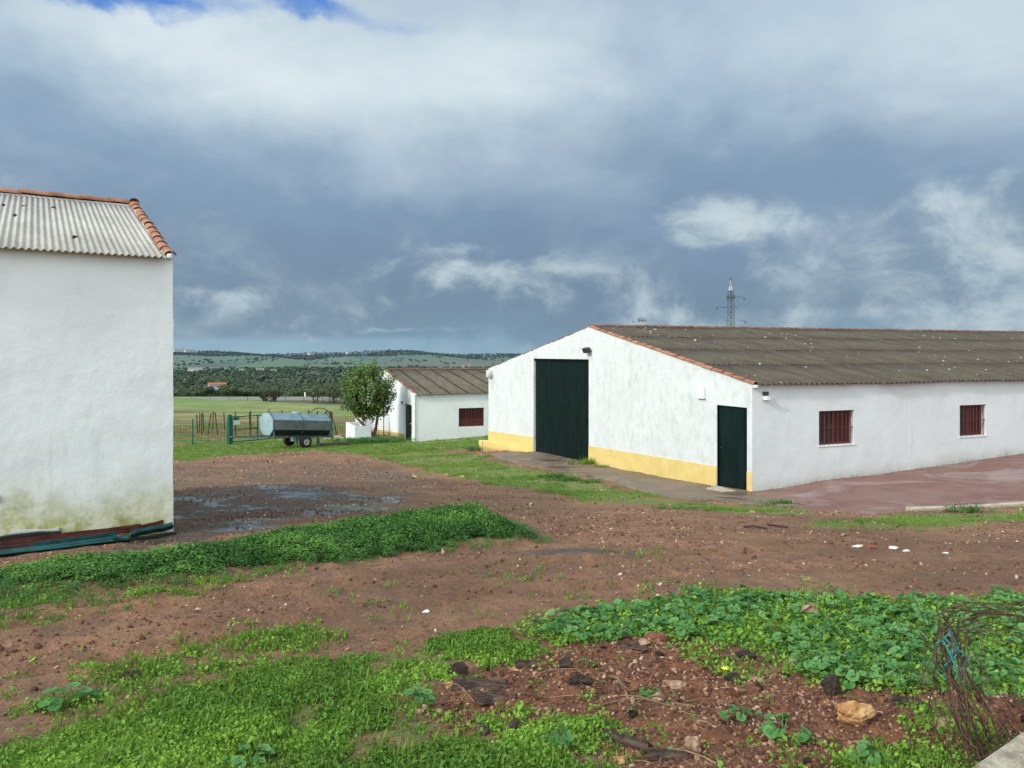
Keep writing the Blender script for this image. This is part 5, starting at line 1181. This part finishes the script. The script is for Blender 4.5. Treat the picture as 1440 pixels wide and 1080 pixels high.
for k in range(5):
    V,Fc,rn=crown(400+k,nb=8+k,lf=.48,R0=3.3+.35*k%1.2,H=4.6+.5*(k%3));me=np_mesh('crown',V,Fc,M['l_oak'],tone=rn)
    mt=MB().tube([(0,0,-.4),(.1,0,1.2),(.0,.1,2.2),(.4,.2,3.0)],[.28,.22,.2,.1],7);mt.tube([(.0,.1,1.6),(-.7,-.2,2.8)],[.15,.08],6);ot=mt.build('trunk',M['trunk']);protos.append((me,ot))
rr=np.random.default_rng(77);cnt=0;first=[True]*5
placed=[]
while cnt<290:
    y=222+330*rr.random()**1.5;k=rr.uniform(-.50,.12);x=k*y
    if abs(x+345*y/900)<14 and y>380: continue
    if any((x-a)**2+(y-c)**2<20 for a,c in placed):continue
    placed.append((x,y));p=rr.integers(5);cr,tk=protos[p];s=rr.uniform(.55,1.05)*(1 if y>250 else .8)
    root=thing('oak_tree','rounded grey green oak in the wood beyond the far road','tree',(x,y,float(base(x,y))-.1),rr.uniform(0,6.28),'oaks in the valley beyond the road');root.scale=(s,s,s*rr.uniform(.8,1.1))
    if first[p]: a,c=cr,tk;first[p]=False
    else:
        a=cr.copy();c=tk.copy();COL.objects.link(a);COL.objects.link(c)
    a.parent=root;c.parent=root;cnt+=1
def lowcrown(seed,n,lf):
    V,Fc,rn=crown(seed,nb=7,n=n,lf=lf,R0=4.4,H=4.8,low=.2);return V,Fc,rn
Lw=[lowcrown(500+i,150,1.3) for i in range(4)];Lf=[lowcrown(520+i,40,2.6) for i in range(4)]
def wood(n,y0,y1,pw,fn,seed,protos,name,label,s0,s1):
    r=np.random.default_rng(seed);y=y0+(y1-y0)*r.random(n)**pw;k=r.uniform(-.56,.20,n);x=k*y;m=r.random(n)<fn(x,y)
    m&=~((np.abs(x+345*y/900)<16)&(y<900)&(y>420))
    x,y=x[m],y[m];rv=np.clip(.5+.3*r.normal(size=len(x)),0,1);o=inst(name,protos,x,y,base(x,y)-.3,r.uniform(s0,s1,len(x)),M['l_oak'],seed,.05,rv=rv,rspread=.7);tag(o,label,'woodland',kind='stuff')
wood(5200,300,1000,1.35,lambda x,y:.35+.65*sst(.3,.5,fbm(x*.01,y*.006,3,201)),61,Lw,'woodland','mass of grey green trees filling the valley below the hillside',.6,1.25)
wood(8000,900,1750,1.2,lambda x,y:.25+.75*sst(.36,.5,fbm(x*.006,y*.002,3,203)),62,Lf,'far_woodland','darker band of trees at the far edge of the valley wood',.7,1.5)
wood(1500,1750,3600,1,lambda x,y:.02+.75*sst(.56,.64,fbm(x*.006,y*.0022,4,205)),63,Lf,'hillside_woodland','dark trees dotted in clumps over the green hillside',.8,1.5)
wood(6000,3500,5200,1,lambda x,y:.15+.85*sst(.45,.55,fbm(x*.003,y*.001,4,207)),64,Lf,'ridge_woodland','dark woodland along the distant ridge',1.0,1.9)
# ---------------------------------------------------------------- distant houses
M['farwhite']=m_plain('far_white_wall',(.42,.43,.42),.9);M['fargrey']=m_plain('far_grey_roof',(.2,.18,.16),.9);M['farroof']=m_plain('far_clay_roof',(.32,.12,.07),.9)
def house(x,y,w,d,h,rz,label,roof='farroof',lift=0):
    t=thing('farmhouse',label,'house',(x,y,float(base(x,y))+lift),rz)
    MB().box(-w/2,w/2,-d/2,d/2,-6,h).build('wall',M['farwhite'],t)
    m=MB();e=.5;r_=d*.18;m.add([(-w/2-e,-d/2-e,h+.02),(w/2+e,-d/2-e,h+.02),(w/2+e,d/2+e,h+.02),(-w/2-e,d/2+e,h+.02),(-w/2-e,0,h+r_),(w/2+e,0,h+r_)],[(0,1,5,4),(2,3,4,5),(0,4,3),(1,2,5),(0,3,2,1)]);m.build('roof',M[roof],t)
    m=MB()
    for i in range(3): m.box(-w/2+w*(i+.6)/3.5,-w/2+w*(i+.6)/3.5+1,-d/2-.05,-d/2-.01,1,2.2)
    m.build('window',M['glass'],t)
house(-243,634,13,9,3.4,.5,'red roofed white house among the valley trees',lift=5.5)
for i,(u,yy,w,l) in enumerate([(276,1500,28,'long white farm building at the left of the far tree line'),(340,1480,10,'small white house left of centre in the far tree line'),(366,1500,14,'white house at the middle of the far tree line'),(385,1450,10,'rightmost small white house of the far tree line'),(655,1900,22,'pale farmhouse on the plain above the shed roof'),(640,1930,10,'smaller pale building beside the farmhouse on the plain'),(252,4300,55,'leftmost white house of the village on the ridge'),(259,4320,40,'second white house of the village on the ridge'),(266,4280,50,'third white house of the village on the ridge'),(437,4200,30,'lone pale building on the distant ridge'),(490,4100,26,'pale building on the right shoulder of the distant ridge')]):
    house((u-720)/1082*yy,yy,w,w*.5,(3.5 if yy<3000 else 6),.1*i,l,'fargrey',lift=3.5 if yy<1700 else (1 if yy<3000 else 12))
# ---------------------------------------------------------------- pylon
px,py=45.5,160.;pz=float(base(px,py));py_=thing('electricity_pylon','grey lattice electricity pylon rising behind the barn roof','pylon',(px,py,pz),R(20))
HT=15.9-pz
def hw(z): return (.95-.40*min(z/(HT*.62),1)) if z<HT*.86 else .55*max((HT-z)/(HT*.14),.04)
m=MB();lv=[HT*i/22 for i in range(23)];c4=[(-1,-1),(1,-1),(1,1),(-1,1)]
hw2=lambda z: .75-.28*(z/(HT*.84)) if z<HT*.84 else .47*(1-(z-HT*.84)/(HT*.165))+.03
for sx,sy in c4:
    m.tube([(sx*hw2(z),sy*hw2(z),z) for z in lv],.05,5)
for a,c in zip(lv[:-1],lv[1:]):
    for k in range(4):
        p,q=c4[k],c4[(k+1)%4];A=(p[0]*hw2(a),p[1]*hw2(a),a);B_=(q[0]*hw2(c),q[1]*hw2(c),c);C2=(q[0]*hw2(a),q[1]*hw2(a),a);D=(p[0]*hw2(c),p[1]*hw2(c),c)
        m.tube([A,B_],.028,4);m.tube([C2,D],.028,4);m.tube([D,B_],.028,4)
m.build('lattice_tower',M['steel'],py_)
MB().add([(-.35,-.35,HT*.895),(.35,-.35,HT*.895),(.35,.35,HT*.895),(-.35,.35,HT*.895),(0,0,HT)],[(0,1,4),(1,2,4),(2,3,4),(3,0,4)]).build('tower_peak',M['whitemetal'],py_)
zt=lambda v:(497-v)/1082*160-pz
for z,xa,xb in ((zt(418),-1.2,3.3),(zt(433),-3.4,1.6),(zt(451.5),-1.4,3.6)):
    m=MB()
    for s,X in ((-1,xa),(1,xb)):
        for y in(-.5,.5): m.tube([(s*.5,y,z),(X,0,z+.12)],.028,4)
        m.tube([(s*.5,0,z+.45),(X,0,z+.12)],.02,4)
        for k in(.33,.66): m.tube([(s*.5+(X-s*.5)*k,-.5*(1-k),z+.05),(s*.5+(X-s*.5)*k,.5*(1-k),z+.05)],.018,4)
    m.build('crossarm',M['steel'],py_)
    for X in (xa,xb):
        if abs(X)>1.7:MB().lathe([(0,0),(0,.07),(.1,.11),(.2,.07),(.3,.11),(.4,.07),(.5,.11),(.6,.05),(.6,0)],(X,0,z-.5),(0,0,1),8).build('insulator',M['darkmetal'],py_)
MB().box(-.62,.62,-.62,.62,zt(419)-.1,zt(419)+.45).build('platform',M['steel'],py_)
# ---------------------------------------------------------------- camera
cam=bpy.data.objects.new('camera',bpy.data.cameras.new('camera'));COL.objects.link(cam);cam.rotation_euler=(R(90),0,0)
cam.data.sensor_width=36;cam.data.lens=36*1082/1440;cam.data.shift_y=-43/1440;cam.data.clip_end=120000;cam.data.clip_start=.05;scene.camera=cam
# ---------------------------------------------------------------- light
SUN=Vector((-.80*math.cos(R(31)),-.60*math.cos(R(31)),math.sin(R(31)))).normalized()
sl=bpy.data.lights.new('sun','SUN');sl.energy=2.35;sl.angle=R(4);sl.color=(1,.95,.87);so=bpy.data.objects.new('sun',sl);COL.objects.link(so);so.rotation_euler=SUN.to_track_quat('Z','Y').to_euler()
# ---------------------------------------------------------------- sky
w=bpy.data.worlds.new('World');scene.world=w;w.use_nodes=True;t=NT('',world=w)
D=t.n('ShaderNodeTexCoord').outputs['Generated'];x,y,z=t.xyz(D)
sky=t.n('ShaderNodeTexSky',sky_type='NISHITA',sun_disc=False,sun_elevation=R(31),sun_rotation=math.atan2(SUN.x,SUN.y))
az=t.math('MULTIPLY',t.math('ARCTAN2',x,y),57.2958)   # degrees, 0 ahead, + right
el=t.math('MULTIPLY',t.math('ARCSINE',z),57.2958)
zc=t.math('MAXIMUM',z,.0)
# cloud-deck coordinates flatten towards the horizon
dn=t.math('ADD',zc,.16)
cv=t.n('ShaderNodeCombineXYZ',i={0:t.math('DIVIDE',x,dn),1:t.math('DIVIDE',y,dn),2:0.}).outputs[0]
f1=t.noise(cv,.75,9,.55,.35);f2=t.noise(t.vscale(D,(1,1,1.9)),3.2,9,.56,.3);f3=t.noise(t.vscale(D,(1,1,1.5)),9,9,.6,.3)
wv=t.n('ShaderNodeTexNoise',i={'Vector':t.vscale(D,(1,1,1.6)),'Scale':4.5,'Detail':6.,'Roughness':.6}).outputs['Color']
wx,wy,wz=t.xyz(wv)
AZ=t.math('ADD',az,t.math('MULTIPLY',t.math('SUBTRACT',wx,.5),22.));EL=t.math('ADD',el,t.math('MULTIPLY',t.math('SUBTRACT',wy,.5),9.))
AZs=t.math('ADD',az,t.math('MULTIPLY',t.math('SUBTRACT',wx,.5),9.));ELs=t.math('ADD',el,t.math('MULTIPLY',t.math('SUBTRACT',wy,.5),5.))
def pa(u,v):
    a=math.degrees(math.atan2(u-720,1082));e=math.degrees(math.atan2(497-v,math.hypot(1082,u-720)));return a,e
def blobs(lst,A,E):
    acc=None
    for u,v,su,sv,amp in lst:
        a,e=pa(u,v);sa=su/19.;se=sv/19.
        q=t.math('ADD',t.math('POWER',t.math('ABSOLUTE',t.math('DIVIDE',t.math('SUBTRACT',A,a),sa)),2.),t.math('POWER',t.math('ABSOLUTE',t.math('DIVIDE',t.math('SUBTRACT',E,e),se)),2.))
        g=t.math('MULTIPLY',t.math('POWER',2.718,t.math('MULTIPLY',q,-1.)),amp)
        acc=g if acc is None else t.math('ADD',acc,g)
    return acc
base_c=t.ramp(t.math('DIVIDE',EL,60.),[(0/60,lin((140,170,190))),(1.0/60,lin((128,155,177))),(2.3/60,lin((126,148,169))),(4.5/60,lin((124,145,168))),(8/60,lin((130,151,178))),(12/60,lin((142,165,192))),(17/60,lin((156,178,203))),(22/60,lin((176,194,215))),(30/60,lin((186,198,216))),(1,lin((170,184,206)))])
br=blobs([(330,70,260,75,.85),(430,150,240,60,.3),(760,90,200,80,.7),(1330,60,240,100,.6),(1050,60,120,60,-.10),(560,220,220,60,.12),(420,250,160,25,.12),(60,110,120,60,-.02),(1440,230,120,40,.10)],AZ,EL)
br=t.math('ADD',br,t.math('MULTIPLY',t.math('SUBTRACT',f1,.5),.55))
br=t.math('ADD',br,t.math('MULTIPLY',t.math('SUBTRACT',f2,.5),1.3))
hi=t.map(el,3,13)
br=t.math('MULTIPLY',t.math('MAXIMUM',br,0.),t.math('ADD',t.math('MULTIPLY',hi,.85),.15))
c=t.mix(t.math('MINIMUM',br,1.),base_c,lin((224,233,240)))
dk=blobs([(60,260,230,80,.5),(720,320,260,75,.45),(950,230,260,75,.4),(1240,210,260,60,.3),(330,330,170,50,.25),(800,440,170,35,.40),(1000,300,120,60,.1),(1300,430,150,30,.25),(640,470,90,14,.2)],AZ,EL)
dk=t.math('ADD',dk,t.math('MULTIPLY',t.math('SUBTRACT',.5,f2),.9))
c=t.mix(t.math('MULTIPLY',t.math('MINIMUM',t.math('MAXIMUM',dk,0.),1.),.55),c,lin((114,136,164)))
# cumulus rags in the lower sky
cu=blobs([(1030,300,75,32,.95),(965,325,35,22,.45),(1075,345,35,30,.4),(1190,330,50,38,.85),(1300,370,90,35,.45),(1400,320,75,48,.95),(1250,300,60,18,.3),(1390,260,60,20,.35),(290,415,85,18,.75),(380,445,120,16,.5),(690,392,85,22,.75),(620,400,60,16,.3),(640,345,40,14,.45),(560,430,90,16,.35),(860,385,60,20,.35),(740,430,90,20,.3),(900,430,130,26,.35),(1050,440,80,20,.6),(1120,455,200,15,.85),(1330,440,110,26,.75),(1440,445,60,20,.5),(560,468,170,5,.7),(880,462,150,7,.45),(1150,390,160,25,.25)],AZs,ELs)
lo=t.map(el,17,9)
edge=t.math('ADD',cu,t.math('MULTIPLY',t.math('SUBTRACT',f3,.5),2.1))
cm=t.map(edge,.22,1.0);core=t.map(t.math('ADD',cu,t.math('MULTIPLY',t.math('SUBTRACT',f2,.5),1.2)),.6,1.15)
lum=t.math('ADD',t.math('MULTIPLY',f3,1.5),-.2)
cc=t.mix(t.map(lum,.25,.85),lin((140,160,180)),lin((214,225,232)))
c=t.mix(t.math('MULTIPLY',t.math('MULTIPLY',cm,lo),.85),c,cc)
low=t.math('MULTIPLY',t.map(el,12,5),t.map(t.math('ADD',t.math('MULTIPLY',f3,.6),t.math('MULTIPLY',f2,.4)),.47,.62));c=t.mix(t.math('MULTIPLY',low,.38),c,lin((178,195,206)))
# clear pale strip on the horizon
hz=t.math('MULTIPLY',t.map(t.math('ADD',el,t.math('MULTIPLY',t.math('SUBTRACT',f3,.5),.9)),1.35,.75),t.map(az,2,-14))
c=t.mix(t.math('MULTIPLY',hz,.55),c,lin((158,188,210)))
# blue gaps
bg=blobs([(170,-8,150,30,1.25),(430,-6,70,20,.9),(640,20,90,30,.42),(545,8,70,24,.35)],AZ,EL)
bg=t.math('ADD',bg,t.math('MULTIPLY',t.math('SUBTRACT',f3,.5),.8))
skc=t.mix(.75,sky.outputs[0],tuple(10*q for q in lin((88,146,232))))
# brighter cloud round the sun and overhead (behind the camera)
sd=t.n('ShaderNodeVectorMath',operation='DOT_PRODUCT',i={0:D,1:SUN[:]}).outputs['Value']
bo=t.math('ADD',1.,t.math('MULTIPLY',t.map(sd,.35,1),1.9))
bh=t.map(y,.2,-.3)
bo=t.math('ADD',bo,t.math('MULTIPLY',bh,.9))
bo=t.math('ADD',bo,t.math('MULTIPLY',t.map(el,32,60),.7))
c=t.mix(t.math('MULTIPLY',bh,.8),c,lin((205,211,213)))
c=t.n('ShaderNodeVectorMath',operation='SCALE',i={0:c,'Scale':10.}).outputs[0]
c=t.mix(t.map(bg,.30,1.1),c,skc)
c=t.n('ShaderNodeVectorMath',operation='SCALE',i={0:c,'Scale':bo}).outputs[0]
c=t.n('ShaderNodeVectorMath',operation='MULTIPLY',i={0:c,1:(.955,1.0,.985)}).outputs[0]
c=t.mix(t.map(z,-.002,-.03),c,tuple(10*q for q in lin((120,112,98))))
bgn=t.n('ShaderNodeBackground',i={0:c,1:.1});t.n('ShaderNodeOutputWorld',i={0:bgn.outputs[0]})
w.cycles.sampling_method='MANUAL';w.cycles.sample_map_resolution=512
scene.view_settings.view_transform='Standard';scene.view_settings.look='None';scene.view_settings.exposure=0;scene.view_settings.gamma=1
scene.render.engine='CYCLES';scene.cycles.use_denoising=True
scene.cycles.max_bounces=6;scene.cycles.diffuse_bounces=3;scene.cycles.glossy_bounces=2;scene.cycles.transmission_bounces=3
scene.cycles.caustics_reflective=False;scene.cycles.caustics_refractive=False
